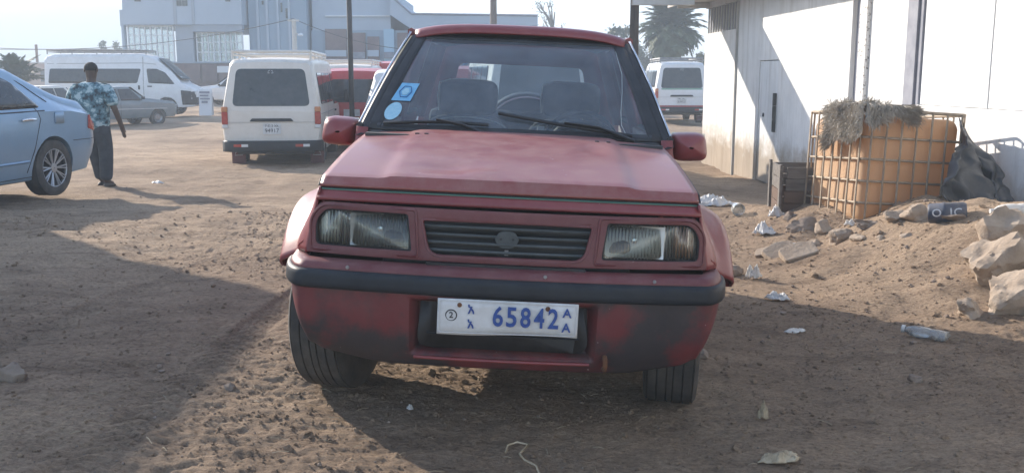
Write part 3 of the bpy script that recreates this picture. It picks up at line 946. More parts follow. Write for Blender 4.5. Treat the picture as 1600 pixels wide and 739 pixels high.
# dashboard and steering wheel
MB().grid(lambda u, v: Vector((u * .66, 1.13 + .30 * v + .04 * u * u, 1.035 + .035 * math.sin(v * 2.2) - .22 * float(sm((v - .8) / .2)))), -1, 1, 16, 0, 1, 12).build("dashboard", M['dash'], SUV, 60, solid=.02)
MB().grid(lambda u, v: Vector((.33 + .15 * u, 1.30 + .14 * v, 1.075 + .055 * (1 - u ** 4) * math.sin(math.pi * min(1, v + .15)))), -1, 1, 10, 0, 1, 6).build("instrument_hood", M['black'], SUV, 60, solid=.01)
sw = empty("steering_wheel", (.33, 1.60, 1.0), (rad(62), 0, 0)); sw.parent = SUV
MB().tube([Vector((.185 * math.cos(a), .185 * math.sin(a), 0)) for a in np.linspace(0, 2 * math.pi, 32, endpoint=False)], .014, 8, closed=True).build("rim", M['black'], sw, 60)
for a in (-.5, 3.64, 1.57 + 3.14):
    MB().tube([(0, 0, -.02), (.18 * math.cos(a), .18 * math.sin(a), 0)], .012, 6).build("spoke", M['black'], sw, 60)
MB().lathe([(0, .02), (.05, .02), (.06, -.02), (.04, -.2)], 'z', 16).build("hub", M['black'], sw, 60)
MB().box((.12, 1.26, 1.085), (.035, .02, .045)).build("dash_ornament", M['piping'], SUV, bevel=.004)
# ------------------------------------------------------------------ whitewashed building on the right
def weathered(name, c1, c2, rough, chips):
    """whitewash with rain streaks, chipped spots and splashed earth along the foot"""
    m, n, l, b = new_mat(name)
    b.inputs["Roughness"].default_value = rough; b.inputs["Specular IOR Level"].default_value = .25
    t = noise_node(n, l, 1.6, 7, .65); r = ramp(n, l, t.outputs["Fac"], [(.3, c1), (.7, c2)])
    st = noise_node(n, l, 2.2, 6, .7, stretch=(3.2, 3.2, .22)); r2 = ramp(n, l, st.outputs["Fac"], [(.30, (.74, .72, .69)), (.52, (1, 1, 1))])
    ch = noise_node(n, l, 11, 3, .8); r3 = ramp(n, l, ch.outputs["Fac"], [(chips, (.30, .28, .26)), (chips + .015, (1, 1, 1))])
    tc = n.new("ShaderNodeTexCoord"); sp_ = n.new("ShaderNodeSeparateXYZ"); l.new(tc.outputs["Object"], sp_.inputs[0])
    sn = noise_node(n, l, 3.5, 6, .7); ad = n.new("ShaderNodeMath"); ad.operation = 'MULTIPLY_ADD'; ad.inputs[1].default_value = -.9
    l.new(sn.outputs["Fac"], ad.inputs[0]); l.new(sp_.outputs[2], ad.inputs[2])
    r4 = ramp(n, l, ad.outputs[0], [(0.0, (.52, .44, .36)), (.35, (1, 1, 1))])
    def mul(a, c):
        x = n.new("ShaderNodeMix"); x.data_type = 'RGBA'; x.blend_type = 'MULTIPLY'; x.inputs[0].default_value = 1
        l.new(a, x.inputs[6]); l.new(c, x.inputs[7]); return x.outputs[2]
    l.new(mul(mul(mul(r.outputs[0], r2.outputs[0]), r3.outputs[0]), r4.outputs[0]), b.inputs["Base Color"])
    h = noise_node(n, l, 14, 7, .7); bp = n.new("ShaderNodeBump"); bp.inputs["Strength"].default_value = .25; bp.inputs["Distance"].default_value = .02
    l.new(h.outputs["Fac"], bp.inputs["Height"]); l.new(bp.outputs[0], b.inputs["Normal"])
    return m
M['whitewash'] = weathered('whitewashed_plaster', (0.62, 0.62, 0.61), (0.76, 0.76, 0.75), .9, .27)
M['whitepaint'] = weathered('white_painted_steel', (0.60, 0.62, 0.63), (0.74, 0.75, 0.75), .55, .22)
def flaking():
    m, n, l, b = new_mat('flaking_white_paint')
    b.inputs["Roughness"].default_value = .9
    t = noise_node(n, l, 26, 6, .7)
    r = ramp(n, l, t.outputs["Fac"], [(.36, (.10, .085, .075)), (.42, (.45, .43, .40)), (.47, (.76, .75, .73))])
    l.new(r.outputs[0], b.inputs["Base Color"])
    return m
M['flaking'] = flaking()
M['jamb'] = mat('slate_grey_jamb', (0.16, 0.17, 0.21), (0.24, 0.25, 0.29), 5, 0.7)
M['soffit'] = mat('grey_soffit_board', (0.44, 0.43, 0.41), (0.58, 0.57, 0.54), 3, 0.9)
M['concrete'] = mat('pale_concrete', (0.40, 0.39, 0.37), (0.52, 0.51, 0.48), 3, 0.9, bump=.2)
WA, WS = (3.65, 18.5), 0.0545
WL = math.sqrt(1 + WS * WS)
WU = Vector((WS, -1, 0)) / WL
WN = Vector((-1, -WS, 0)) / WL
def wall_hit(px, py):
    q = P(px, py, 1.0)
    d = (WA[0] + WA[1] * WS) / (q.x + WS)
    return (WA[1] - d) * WL, CAM_H + (q.z - CAM_H) * d
BL = empty("roadside_building", (WA[0], WA[1], -0.35), (0, 0, math.atan2(WU.y, WU.x)))
tag(BL, "whitewashed roadside building with flaking steel doors and overhanging eave", "building")
# local frame: x along the wall towards the camera, y = outwards is -y?, z up from the base
_inv = Matrix.Translation(BL.location) @ Euler(BL.rotation_euler).to_matrix().to_4x4()
_sgn = 1.0 if (_inv.to_3x3() @ Vector((0, 1, 0))).dot(WN) > 0 else -1.0
def WP(u, out, z): return Vector((u, _sgn * out, z + 0.35))
def wbox(name, u0, u1, z0, z1, o0, o1, matr, parent=None, bevel=.004):
    m = MB()
    m.box(WP((u0 + u1) / 2, (o0 + o1) / 2, (z0 + z1) / 2), (u1 - u0, abs(o1 - o0), z1 - z0))
    return m.build(name, matr, parent or BL, bevel=bevel)
uu = lambda px, py=180: wall_hit(px, py)[0]
ZT, ZB = 2.66, -.5
wbox("wall_core", 0.03, 24, ZB, ZT - .05, -.5, -.07, M['jamb'])
wu0, wz0 = wall_hit(1110, 65); wu1, wz1 = wall_hit(1165, 8)
wz0 = 2.10; wz1 = 2.56
u_a, u_b, u_c = uu(1121, 150), uu(1150, 150), uu(1328, 100)
u_d, u_e, u_f, u_g = uu(1341, 100), uu(1352, 100), uu(1420, 100), uu(1441, 100)
u_h, u_i = uu(1492, 100), uu(1549, 100)
GAPW = .012
wbox("wall_panel", .0, u_a - GAPW, ZB, wz0, -.10, 0, M['flaking'] if False else M['whitewash'])
wbox("wall_panel", u_a, u_b - .04, ZB, wz0, -.10, .006, M['whitewash'])
wbox("pipe_chase", u_b - .035, u_b - .005, ZB, ZT - .1, -.1, .035, M['concrete'])
dl, dr = uu(1184, 180), uu(1213, 180)
dz = wall_hit(1198, 96)[1]
wbox("wall_panel", u_b + GAPW, dl - GAPW, ZB, ZT, -.10, 0, M['whitewash'])
wbox("wall_panel", dr + GAPW, u_c, ZB, ZT, -.10, 0.002, M['whitewash'])
wbox("wall_panel", dl - GAPW + .001, dr + GAPW - .001, dz + GAPW, ZT, -.10, 0.001, M['whitewash'])
door = wbox("door", dl, dr, -.28, dz, -.10, -.012, M['whitepaint'])
hu, hz = wall_hit(1215, 185)
for (za, zb, w) in ((.18, .36, .035), (-.02, .17, .045), (-.20, -.03, .045)):
    m = MB()
    if za > .1: m.box(WP(dr - .02, .03, hz + (za + zb) / 2), (w, .05, zb - za))
    else:
        for k in (-1, 1):
            m.box(WP(dr - .02 + k * w * .8, .03, hz + (za + zb) / 2), (.014, .03, zb - za))
            m.box(WP(dr - .02, .03, hz + (za if k < 0 else zb)), (w * 1.6 + .014, .028, .014))
    m.build("hasp", M['black'], door)
MB().lathe([(0, .012), (.03, .01), (.032, 0)], 'y', 12, WP(dl + .25, .0, hz + .02)).build("keyhole_plate", M['black'], door)
wbox("lintel", 0, u_b + .01, wz1, ZT, -.1, .002, M['whitewash'])
win = wbox("window_recess", 0.02, wall_hit(1166, 30)[0], wz0 + .002, wz1 - .002, -.14, -.09, M['black'], bevel=0)
we = wall_hit(1166, 30)[0]
for k in range(15):
    u = .12 + (we - .2) * k / 14
    m = MB().tube([WP(u, -.03, wz0 + .002), WP(u, -.03, wz1 - .003)], .016, 6)
    m.build("window_bar", M['concrete'], win)
for k in range(4):
    wbox("window_pane", .1 + (we - .15) * k / 4 + .01, .1 + (we - .15) * (k + 1) / 4 - .01, wz0 + .02, wz1 - .02, -.085, -.078, M['darkglass'], win, 0)
wbox("jamb", u_c + .002, u_d - .002, ZB, ZT, -.10, -.055, M['jamb'])
wbox("flaking_post", u_d, u_e - .004, ZB, ZT, -.10, .012, M['flaking'])
wbox("steel_door_leaf", u_e, u_f - .004, ZB, ZT, -.10, -.035, M['whitepaint'])
wbox("jamb", u_f, u_f + (u_g - u_f) * .75, ZB, ZT, -.10, .045, M['jamb'])
wbox("jamb_trim", u_f + (u_g - u_f) * .75 + .003, u_g - .004, ZB, ZT, -.10, .020, M['jamb'])
kz = wall_hit(1500, 168)[1]
for a, b_, o in ((u_g, u_h - GAPW, .0), (u_h, u_i - .03, .004), (u_i - .022, u_i, .010), (u_i + .006, 14, .002), (14.01, 19, .003), (19.01, 23.9, 0)):
    wbox("steel_panel", a, b_, kz + .004, ZT, -.10, o, M['whitepaint'])
wbox("plinth", u_g, 23.9, ZB, kz, -.10, .03, M['whitewash'])
# eave and the canopy over the side gate
wbox("eave_soffit", -.35, 24.1, 2.66, 2.70, -.6, .62, M['soffit'])
wbox("eave_fascia", -.35, 24.1, 2.60, 2.84, .622, .66, M['soffit'])
wbox("roof_deck", -.37, 24.2, 2.842, 2.88, -3.5, .70, M['soffit'])
for k in range(12):
    u = .2 + k * 2.0
    wbox("rafter", u, u + .07, 2.56, 2.658, .0, .60, M['soffit'])
wbox("end_wall", 0.04, .14, ZB, 2.55, -3.4, -.502, M['whitewash'])
CN0, CN1 = -.25, 1.95
wbox("canopy_deck", CN0, CN1, 2.905, 2.97, .0, 5.0, M['soffit'])
beam_z = P(1055, 9, 16.7).z
wbox("canopy_beam", CN1 - .25, CN1 - .10, beam_z, 2.90, .67, 1.72, M['soffit'])
cp = MB().tube([(P(991, 50, 16.75).x, 16.75, G(2.1, 16.7) - .1), (P(991, 50, 16.75).x, 16.75, 3.6)], [.085, .072], 10).build("utility_pole", mat('creosoted_pole_wood', (0.045, 0.035, 0.032), (0.09, 0.07, 0.06), 8, .9, stretch=(4, 4, .6)), None, 60)
tag(cp, "dark brown wooden pole standing at the end of the side canopy", "pole")

# ------------------------------------------------------------------ caged tank
M['tank'] = mat('orange_stained_plastic', (0.55, 0.32, 0.165), (0.64, 0.44, 0.27), 1.8, 0.5, 0, .3, .7, dust=(0.6, 0.45, 0.30), dust_amt=.6, bump=.03)
def let_through(m, amount, colour):
    """thin plastic lets daylight glow through its wall"""
    n, l = m.node_tree.nodes, m.node_tree.links
    tl = n.new("ShaderNodeBsdfTranslucent"); tl.inputs[0].default_value = (*colour, 1)
    mx = n.new("ShaderNodeMixShader"); mx.inputs[0].default_value = amount
    l.new(n["Principled BSDF"].outputs[0], mx.inputs[1]); l.new(tl.outputs[0], mx.inputs[2])
    l.new(mx.outputs[0], n["Material Output"].inputs[0])
let_through(M['tank'], .38, (.78, .52, .30))
M['cage'] = mat('rusty_galvanised_tube', (0.25, 0.20, 0.15), (0.38, 0.31, 0.23), 9, 0.7, .3, .35, .65)
TX, TY = 2.93, 8.05
TK = empty("caged_tank", (TX, TY, .035), (rad(-3.5), rad(3.6), rad(9)))
tag(TK, "orange plastic bulk tank in a rusty tube cage on the dirt mound", "tank")
TW, TD, TH = .92, 1.02, 1.02
def rbox(w, d, h, c, e=.16, n=(40, 16)):
    def fn(u, v):
        a, b_ = u * 2 * math.pi, v * math.pi - math.pi / 2
        f_ = lambda t: math.copysign(abs(t) ** e, t)
        return Vector((c[0] + w / 2 * f_(math.cos(b_)) * f_(math.cos(a)), c[1] + d / 2 * f_(math.cos(b_)) * f_(math.sin(a)), c[2] + h / 2 * f_(math.sin(b_))))
    return MB().grid(fn, 0, 1, n[0], 0, 1, n[1])
def tank_body():
    bm = bmesh.new(); bmesh.ops.create_cube(bm, size=1)
    for v in bm.verts: v.co = Vector((v.co.x * (TW - .05), v.co.y * (TD - .05), v.co.z * (TH - .10))) + Vector((TW / 2, TD / 2, .06 + (TH - .10) / 2))
    bmesh.ops.bevel(bm, geom=bm.edges[:], offset=.085, segments=5, profile=.5, affect='EDGES')
    bmesh.ops.subdivide_edges(bm, edges=[e for e in bm.edges if e.calc_length() > .3], cuts=6, use_grid_fill=True)
    for v in bm.verts:
        t = (v.co.z - .1) / .9
        k = .004 * math.sin(t * 9) * (1 if .1 < t < .9 else 0)
        c = Vector((TW / 2, TD / 2, v.co.z)); d = (v.co - c)
        v.co += d.normalized() * k if d.length else Vector()
    me = bpy.data.meshes.new("tank_body"); bm.to_mesh(me); bm.free()
    return link("tank_body", me, M['tank'], TK, 40)
tank_body()
ring = [(0, 0), (TW, 0), (TW, TD), (0, TD)]
for z in (.05, .235, .42, .605, .79):
    pts = [Vector((u, v, z)) for u, v in rpoly(ring, .05, 3)]
    MB().tube(pts, .0105, 6, closed=True).build("cage_rail", M['cage'], TK, 60)
MB().tube([Vector((u, v, TH)) for u, v in rpoly(ring, .05, 3)], .014, 6, closed=True).build("cage_top_rail", M['cage'], TK, 60)
for k in range(7):
    for y in (-.014, TD + .014):
        x = .05 + (TW - .1) * k / 6
        MB().tube([(x, y, .0), (x, y, TH)], .010, 6).build("cage_bar", M['cage'], TK, 60)
for k in range(7):
    for x in (-.014, TW + .014):
        y = .05 + (TD - .1) * k / 6
        MB().tube([(x, y, .0), (x, y, TH)], .010, 6).build("cage_bar", M['cage'], TK, 60)
MB().box((TW / 2, TD / 2, .01), (TW + .05, TD + .05, .04)).build("base_tray", M['cage'], TK, bevel=.008)
for k in range(3): MB().box((.08 + k * (TW - .16) / 2, TD / 2, -.06), (.1, TD, .10)).build("skid", M['cage'], TK)

# shaggy hide thrown over the tank's corner
M['fur'] = mat('grey_brown_fleece', (0.22, 0.195, 0.165), (0.52, 0.47, 0.40), 6, 1.0, 0, .3, .66, spec=.05)
HD = empty("sheepskin", (TX, TY, .035), (rad(-3.5), rad(3.6), rad(9)))
tag(HD, "shaggy grey fleece thrown over the corner of the caged tank", "sheepskin")
def hide_pt(a, b_):
    """a: 0..1 left-back to right, b: 0..1 from back over the top edge and down the face"""
    # top ring corner path: left side then front
    x = -.03 + .47 * a
    y = .62 - .66 * b_ if b_ < .62 else -.045
    z = TH + .045 if b_ < .62 else TH + .045 - (b_ - .62) / .38 * (.15 + .05 * math.sin(a * 9) - .05 * a)
    return Vector((x, y, z))
def hide_side(a, b_):
    y = -.03 + .62 * a
    x = .10 - .16 * min(b_ / .3, 1)
    z = TH + .045 if b_ < .3 else TH + .045 - (b_ - .3) / .7 * (.25 + .10 * a + .04 * math.sin(a * 8))
    return Vector((x, y, z))
m = MB()
m.grid(hide_pt, 0, 1, 14, 0, 1, 14); m.grid(hide_side, 0, 1, 14, 0, 1, 12)
m.build("skin", M['fur'], HD, 60, solid=.03)
m = MB()
for k in range(9000):
    a, b_ = random.random(), random.random()
    if k % 2: q = hide_pt(a, b_); o = Vector((0, -1, .5)) if b_ > .55 else Vector((random.uniform(-.4, .4), -.4, 1))
    else: q = hide_side(a, b_); o = Vector((-1, -.2, .3)) if b_ > .25 else Vector((-.4, 0, 1))
    q = q + Vector((random.uniform(-.02, .02), random.uniform(-.02, .02), random.uniform(-.01, .01)))
    cl = float(vnoise(np.array(q.x * 14 + q.z * 9), np.array(q.y * 14 - q.z * 8), 33))
    L = random.uniform(.035, .085) * (1 + cl)
    d = (o.normalized() * .6 + Vector((cl * 1.2, random.uniform(-.5, .5) * .6, -.75 + cl)) + Vector((random.uniform(-.35, .35), random.uniform(-.3, .3), random.uniform(-.3, .3)))).normalized()
    w = d.cross(Vector((random.random(), random.random(), random.random()))).normalized() * .0030
    mid = q + o.normalized() * .016 + d * L * .5
    n0 = len(m.v)
    m.v += [tuple(q - w), tuple(q + w), tuple(mid + w * .8), tuple(mid - w * .8), tuple(q + d * L + Vector((0, 0, -.012)) + o.normalized() * .012)]
    m.f += [(n0, n0 + 1, n0 + 2, n0 + 3), (n0 + 3, n0 + 2, n0 + 4)]
hf = m.build("fleece", M['fur'], HD, fix=False); hf["kind"] = "stuff"

# dark tarpaulin slumped between tank and wall
M['tarp'] = mat('dusty_black_tarpaulin', (0.010, 0.013, 0.019), (0.035, 0.042, 0.055), 3, .45, 0, .3, .7, dust=(.16, .16, .16), dust_amt=.3, bump=.2, bscale=14)
def tarp_fn(u, v):
    top = Vector((TX + .86 + .22 * u, TY + .16 + .30 * u, .98 - .12 * u))
    bot = Vector((TX + .56 + .60 * u, TY - .42 + .05 * u, .30 - .04 * u))
    q = top.lerp(bot, v)
    bulge = math.sin(math.pi * v)
    f = (math.sin(u * 12 + 3 * v + 2 * math.sin(v * 5)) * .5 + math.sin(u * 23 - 6 * v) * .25) * (1 - .5 * v)
    q += Vector((.05 * bulge * math.sin(v * 6 + u * 4), -.05 * bulge - .085 * f * (.25 + bulge), .03 * f * v))
    nn = mnoise.noise_vector(Vector((u * 3.2, v * 3.6, 2.1))) * .11 + mnoise.noise_vector(Vector((u * 8, v * 9, 5.1))) * .045
    q += Vector((nn.x, nn.y, nn.z * .7)) * min(1, .2 + 2 * v)
    q.z = max(q.z, G(q.x, q.y) + .01 + .02 * abs(nn.z) * 10)
    return q
tp = MB().grid(tarp_fn, 0, 1, 44, 0, 1, 40).build("tarpaulin", M['tarp'], None, 60, solid=.006)
tag(tp, "crumpled black tarpaulin hanging off the tank towards the wall", "tarpaulin")

# blue tub on its side with white marks
M['bluetub'] = mat('dark_blue_plastic', (0.016, 0.03, 0.06), (0.04, 0.06, 0.10), 6, .45, dust=DUST, dust_amt=.4)
M['chalk'] = mat('white_lettering', (0.6, 0.62, 0.64), (0.45, 0.47, 0.5), 30, .7)
bq = on_ground(1478, 346)
BT = empty("plastic_drum", (bq.x, bq.y - .02, rg(bq.x, bq.y) + .062), (rad(8), rad(-6), rad(-24)))
BT.scale = (.72, .72, .72)
tag(BT, "small dark blue drum with white marks lying under the tarpaulin", "drum")
MB().lathe([(.001, -.18), (.085, -.18), (.10, -.16), (.10, -.05), (.104, -.045), (.104, -.02), (.10, -.015), (.10, .14), (.085, .17), (.001, .175)], 'x', 24).build("barrel", M['bluetub'], BT, 40)
for ch, xx, sz in (("O", -.10, .11), ("1", .03, .12), ("C", .09, .11)):
    o = text(ch, sz, M['chalk'], BT, Matrix.Identity(4), "painted_mark", .0, bold=.01)
    bm = bmesh.new(); bm.from_mesh(o.data)
    for c in np.arange(-.06, .061, .012):
        bmesh.ops.bisect_plane(bm, geom=bm.verts[:] + bm.edges[:] + bm.faces[:], plane_co=(0, c, 0), plane_no=(0, 1, 0))
    bm.to_mesh(o.data); bm.free()
    for v in o.data.vertices:
        a = v.co.y / .1015
        v.co = Vector((v.co.x + xx, -.1015 * math.cos(a + .25), .1015 * math.sin(a + .25)))

# wooden crate
M['oldwood'] = mat('weathered_grey_plank', (0.085, 0.075, 0.068), (0.19, 0.17, 0.15), 3, .9, 0, .3, .7, stretch=(1, 6, 8), bump=.3)
M['brownwood'] = mat('damp_brown_plank', (0.085, 0.052, 0.035), (0.14, 0.09, 0.065), 3, .9, 0, .3, .7, stretch=(1, 6, 8), bump=.3)
cq = on_ground(1222, 334)
CR = empty("wooden_crate", (cq.x, cq.y, G(cq.x, cq.y) - .02), (0, 0, rad(-6)))
tag(CR, "weathered open wooden crate beside the caged tank", "crate")
cw, cd, ch_ = .62, .55, .47
for k in range(4):
    z = .06 + k * .117
    mt = M['brownwood'] if k < 2 else M['oldwood']
    MB().box((cw / 2 + .01 * k, 0, z), (cw, .022, .105), Euler((0, rad(random.uniform(-1, 1)), 0)).to_matrix()).build("plank", mt, CR, bevel=.003)
    MB().box((cw / 2, cd, z), (cw, .022, .105)).build("plank", mt, CR, bevel=.003)
    MB().box((-.012, cd / 2, z), (.022, cd - .03, .108)).build("plank", mt, CR, bevel=.003)
    MB().box((cw + .012, cd / 2, z), (.022, cd - .03, .105)).build("plank", mt, CR, bevel=.003)
for x, y in ((-.035, -.02), (cw + .035, -.02), (-.035, cd + .02), (cw + .035, cd + .02)):
    MB().box((x, y, ch_ / 2 + .01), (.024, .075, ch_ + .02)).build("corner_post", M['oldwood'], CR, bevel=.003)
MB().box((cw / 2, cd / 2, .015), (cw - .01, cd - .04, .02)).build("crate_floor", M['brownwood'], CR)

# ------------------------------------------------------------------ boulders, rubble, litter
def boulder(px, py, wpx, hpx, seed, label, matr=None, cat="boulder", group=None, name="boulder", sink=.45):
    q = on_ground(px, py)
    sc = FPX / (q - Vector((0, 0, CAM_H))).length
    w, h = wpx / sc, hpx / sc
    vs_, fs_ = rock_geo(1, seed, 4 if wpx > 30 else 3, 1.0, .0)
    rr = random.Random(seed)
    of = Vector((seed * 3.1, seed * 1.7, seed * .9))
    vs2 = []
    for v in vs_:
        k = 1 + .34 * mnoise.noise(v * 1.3 + of) + .16 * mnoise.noise(v * 3.1 + of) + .09 * abs(mnoise.noise(v * 7 + of)) + .05 * mnoise.noise(v * 15 + of)
        vs2.append((v.x * k * w / 2, v.y * k * w * .42, v.z * k * h * .62))
    o = MB().add(vs2, fs_).build(name, matr or M['paleboulder'], None, 32)
    o.location = (q.x, q.y + w * .35, rg(q.x, q.y + w * .3) + h * (.5 - sink * .5))
    o.rotation_euler = (rr.uniform(-.2, .2), rr.uniform(-.25, .25), rr.uniform(-.5, .5))
    return tag(o, label, cat, group)
boulder(1578, 395, 80, 52, 3, "long dusty boulder on top of the earth mound", sink=.35)
boulder(1572, 446, 100, 68, 5, "largest pale boulder with a broken dark face on the mound")
boulder(1592, 500, 90, 66, 8, "angular boulder with a crumbled top at the mound's foot")
boulder(1522, 498, 48, 30, 12, "small rounded stone half buried beside the angular boulder", name="stone", cat="stone")
boulder(1152, 428, 30, 18, 15, "dark stone lying by the suv's rear fender flare", M['stone'], name="stone", cat="stone")
boulder(14, 606, 42, 34, 21, "grey stone sunk in the shaded dirt across from the front wheel", M['stone'], name="stone", cat="stone", sink=.7)
boulder(1435, 605, 26, 14, 23, "little dark stone alone in the suv's shadow", M['stone'], name="stone", cat="stone")
boulder(542, 388 + 120, 18, 12, 27, "small brown stone beside the suv's bumper corner", M['stone'], name="stone", cat="stone")
rub = [(1258, 358, 46, 26), (1294, 352, 30, 24), (1322, 366, 40, 24), (1362, 358, 42, 18), (1404, 352, 34, 22), (1436, 346, 40, 26), (1236, 345, 26, 18), (1345, 372, 26, 14), (1276, 372, 22, 12), (1500, 346, 50, 16), (1420, 366, 20, 10), (1380, 372, 16, 9)]
for k, (px, py, w, h) in enumerate(rub):
    boulder(px, py, w, h, 40 + k, "broken lump of earth at the foot of the caged tank", M['paleboulder'] if k % 3 else M['stone'], "rubble", "rubble along the tank's base", "rubble_lump", .75)
def slab(px, py, wpx, dpx, hz_, ang, label, group=None):
    q = on_ground(px, py); sc = FPX / (q - Vector((0, 0, CAM_H))).length
    w, d = wpx / sc, dpx / sc
    pts = rpoly([(-w / 2, -d / 2), (w * .42, -d * .5), (w / 2, d * .3), (w * .1, d / 2), (-w * .45, d * .35)], .02, 2)
    o = MB().prism(pts, lambda u, v, t: Vector((u, v, t)), hz_).build("stone_slab", M['paleboulder'], None, bevel=.008)
    o.location = (q.x, q.y + d * .3, rg(q.x, q.y) + .01); o.rotation_euler = (rad(22), rad(-14), rad(ang))
    return tag(o, label, "slab", group)
slab(1222, 402, 58, 40, .045, 25, "broken flat slab tilted up among the rubble")
slab(1250, 404, 60, 36, .05, 12, "longer pale slab lying next to the crushed clear bottle")
slab(1200, 398, 34, 22, .05, -20, "smallest broken slab leaning beside the others")

M['bag'] = mat('white_plastic_film', (0.46, 0.45, 0.44), (0.66, 0.66, 0.66), 8, .4, trans=0.0, bump=.3, bscale=25)
M['clear'] = glass('clear_bottle_plastic', (.86, .88, .88), 1.45, .12, .32, (.7, .72, .72))
M['paper'] = mat('dirty_paper', (0.55, 0.52, 0.48), (0.68, 0.66, 0.62), 9, .8)
def crumple(px, py, wpx, hpx, seed, name, matr, label, cat):
    q = on_ground(px, py); sc = FPX / (q - Vector((0, 0, CAM_H))).length
    w, h = wpx / sc, hpx / sc
    rr = np.random.default_rng(seed)
    N = 18
    ph = rr.uniform(0, 6.28, 8)
    m = MB()
    def fn(u, v):
        e = 1 - max(abs(u), abs(v)) ** 2
        z = (.5 + .5 * math.sin(5 * u + ph[0] + 2 * math.sin(3 * v + ph[1]))) * .5 + (.5 + .5 * math.sin(8 * v + ph[2] + 3 * u)) * .3 + abs(math.sin(11 * u - 7 * v + ph[3])) * .25
        k = 1 + .13 * math.sin(2 * math.atan2(v, u) + ph[4]) + .10 * math.sin(5 * math.atan2(v, u) + ph[5]) + .05 * math.sin(11 * math.atan2(v, u) + ph[6])
        return Vector((u * math.sqrt(1 - v * v / 2) * w / 2 * k, v * math.sqrt(1 - u * u / 2) * w * .30 * k, h * z * (.25 + .9 * max(e, 0))))
    m.grid(fn, -1, 1, N, -1, 1, N)
    o = m.build(name, matr, None, 25, solid=.002)
    o.location = (q.x, q.y + w * .25, rg(q.x, q.y + w * .25) + .004)
    o.rotation_euler = (0, 0, float(rr.uniform(-.6, .6)))
    return tag(o, label, cat)
crumple(1120, 320, 56, 18, 1, "plastic_bag", M['bag'], "long white plastic bag trailing across the shaded dirt by the wall", "plastic bag")
crumple(1196, 368, 34, 20, 2, "plastic_bag", M['bag'], "small white plastic bag on the sunlit dirt before the crate", "plastic bag")
crumple(1214, 342, 26, 18, 3, "plastic_bag", M['bag'], "grey-white bag bundled against the foot of the crate", "plastic bag")
crumple(1180, 435, 26, 22, 4, "paper_scrap", M['paper'], "curled cream paper scrap just past the suv's shadow", "paper")
crumple(1217, 468, 34, 12, 5, "paper_scrap", M['bag'], "torn blue-white wrapper in the shadow's edge", "wrapper")
crumple(1245, 520, 34, 5, 6, "paper_scrap", M['paper'], "flattened dirty paper trodden into the shaded dirt", "paper")
crumple(1222, 730, 58, 14, 7, "rag", M['straw'], "twisted pale rag in the shaded foreground dirt", "rag")
crumple(1193, 660, 16, 26, 8, "paper_scrap", M['straw'], "thin curled strip of paper standing above the rag", "paper")
crumple(640, 640, 12, 8, 9, "paper_scrap", M['bag'], "tiny white scrap in the shadow before the number plate", "paper")
crumple(245, 289, 18, 4, 10, "paper_scrap", M['bag'], "flat white scrap on sunlit dirt beside the standing man", "paper")
crumple(1330, 350, 18, 10, 14, "paper_scrap", M['paper'], "crumpled paper wedged under the tank's cage", "paper")

def bottle(px, py, Lpx, rpx, ang, tilt, label, matr=None, squash=1.0, name="plastic_bottle"):
    q = on_ground(px, py); sc = FPX / (q - Vector((0, 0, CAM_H))).length
    L, r = Lpx / sc, rpx / sc
    e = empty(name, (q.x, q.y + r, rg(q.x, q.y + r) + r * squash * .9), (0, rad(tilt), rad(ang)))
    m = MB().lathe([(.001, -L / 2), (r * .85, -L / 2), (r, -L * .46), (r, -L * .2), (r * .93, -L * .17), (r * .93, -L * .10), (r, -L * .07), (r, L * .12), (r * .94, L * .15), (r * .94, L * .2), (r * .8, L * .3), (r * .36, L * .42), (r * .32, L * .46)], 'x', 18)
    m.v = [(x + .06 * L * math.sin(y / r * 2 + 1) * (1 - squash), y * (1 + .15 * (1 - squash) * math.sin(x / L * 14)), z * squash) for x, y, z in m.v]
    m.build("body", matr or M['clear'], e, 60)
    MB().lathe([(.001, L * .52), (r * .38, L * .52), (r * .40, L * .45), (r * .34, L * .44)], 'x', 12).build("cap", M['bag'], e, 60)
    return tag(e, label, "bottle")
bottle(1452, 530, 62, 15, 145, -4, "crushed clear water bottle in the shaded dirt below the boulders", None, .55)
bottle(1258, 392, 34, 9, 20, 0, "clear ribbed bottle lying against the stone slabs")
bottle(1584, 347, 56, 9, 178, 3, "full dusty bottle lying on top of the earth mound", M['paper'], 1.0)
q = on_ground(1153, 342)
sc_ = FPX / q.y
cup = MB().lathe([(.001, .03), (.052, .03), (.058, .025), (.062, -.03), (.066, -.034), (.062, -.036), (.052, .018), (.001, .02)], 'y', 24).build("plastic_tub", M['clear'], None, 50)
cup.location = (q.x, q.y + .03, rg(q.x, q.y) + .062); cup.rotation_euler = (rad(12), 0, rad(8))
tag(cup, "round clear plastic tub tipped on edge in the dirt", "tub")
# bent wire / root in the foreground
pts = []
for px, py in ((845, 739), (838, 722), (820, 712), (812, 704), (825, 694), (808, 690), (793, 694), (790, 702)):
    q = on_ground(px, py); pts.append(Vector((q.x, q.y, rg(q.x, q.y) + .012)))
tag(MB().tube(pts, .004, 6).build("bent_wire", M['straw'], None, 60), "bent pale wire curling over the shaded foreground dirt", "wire")
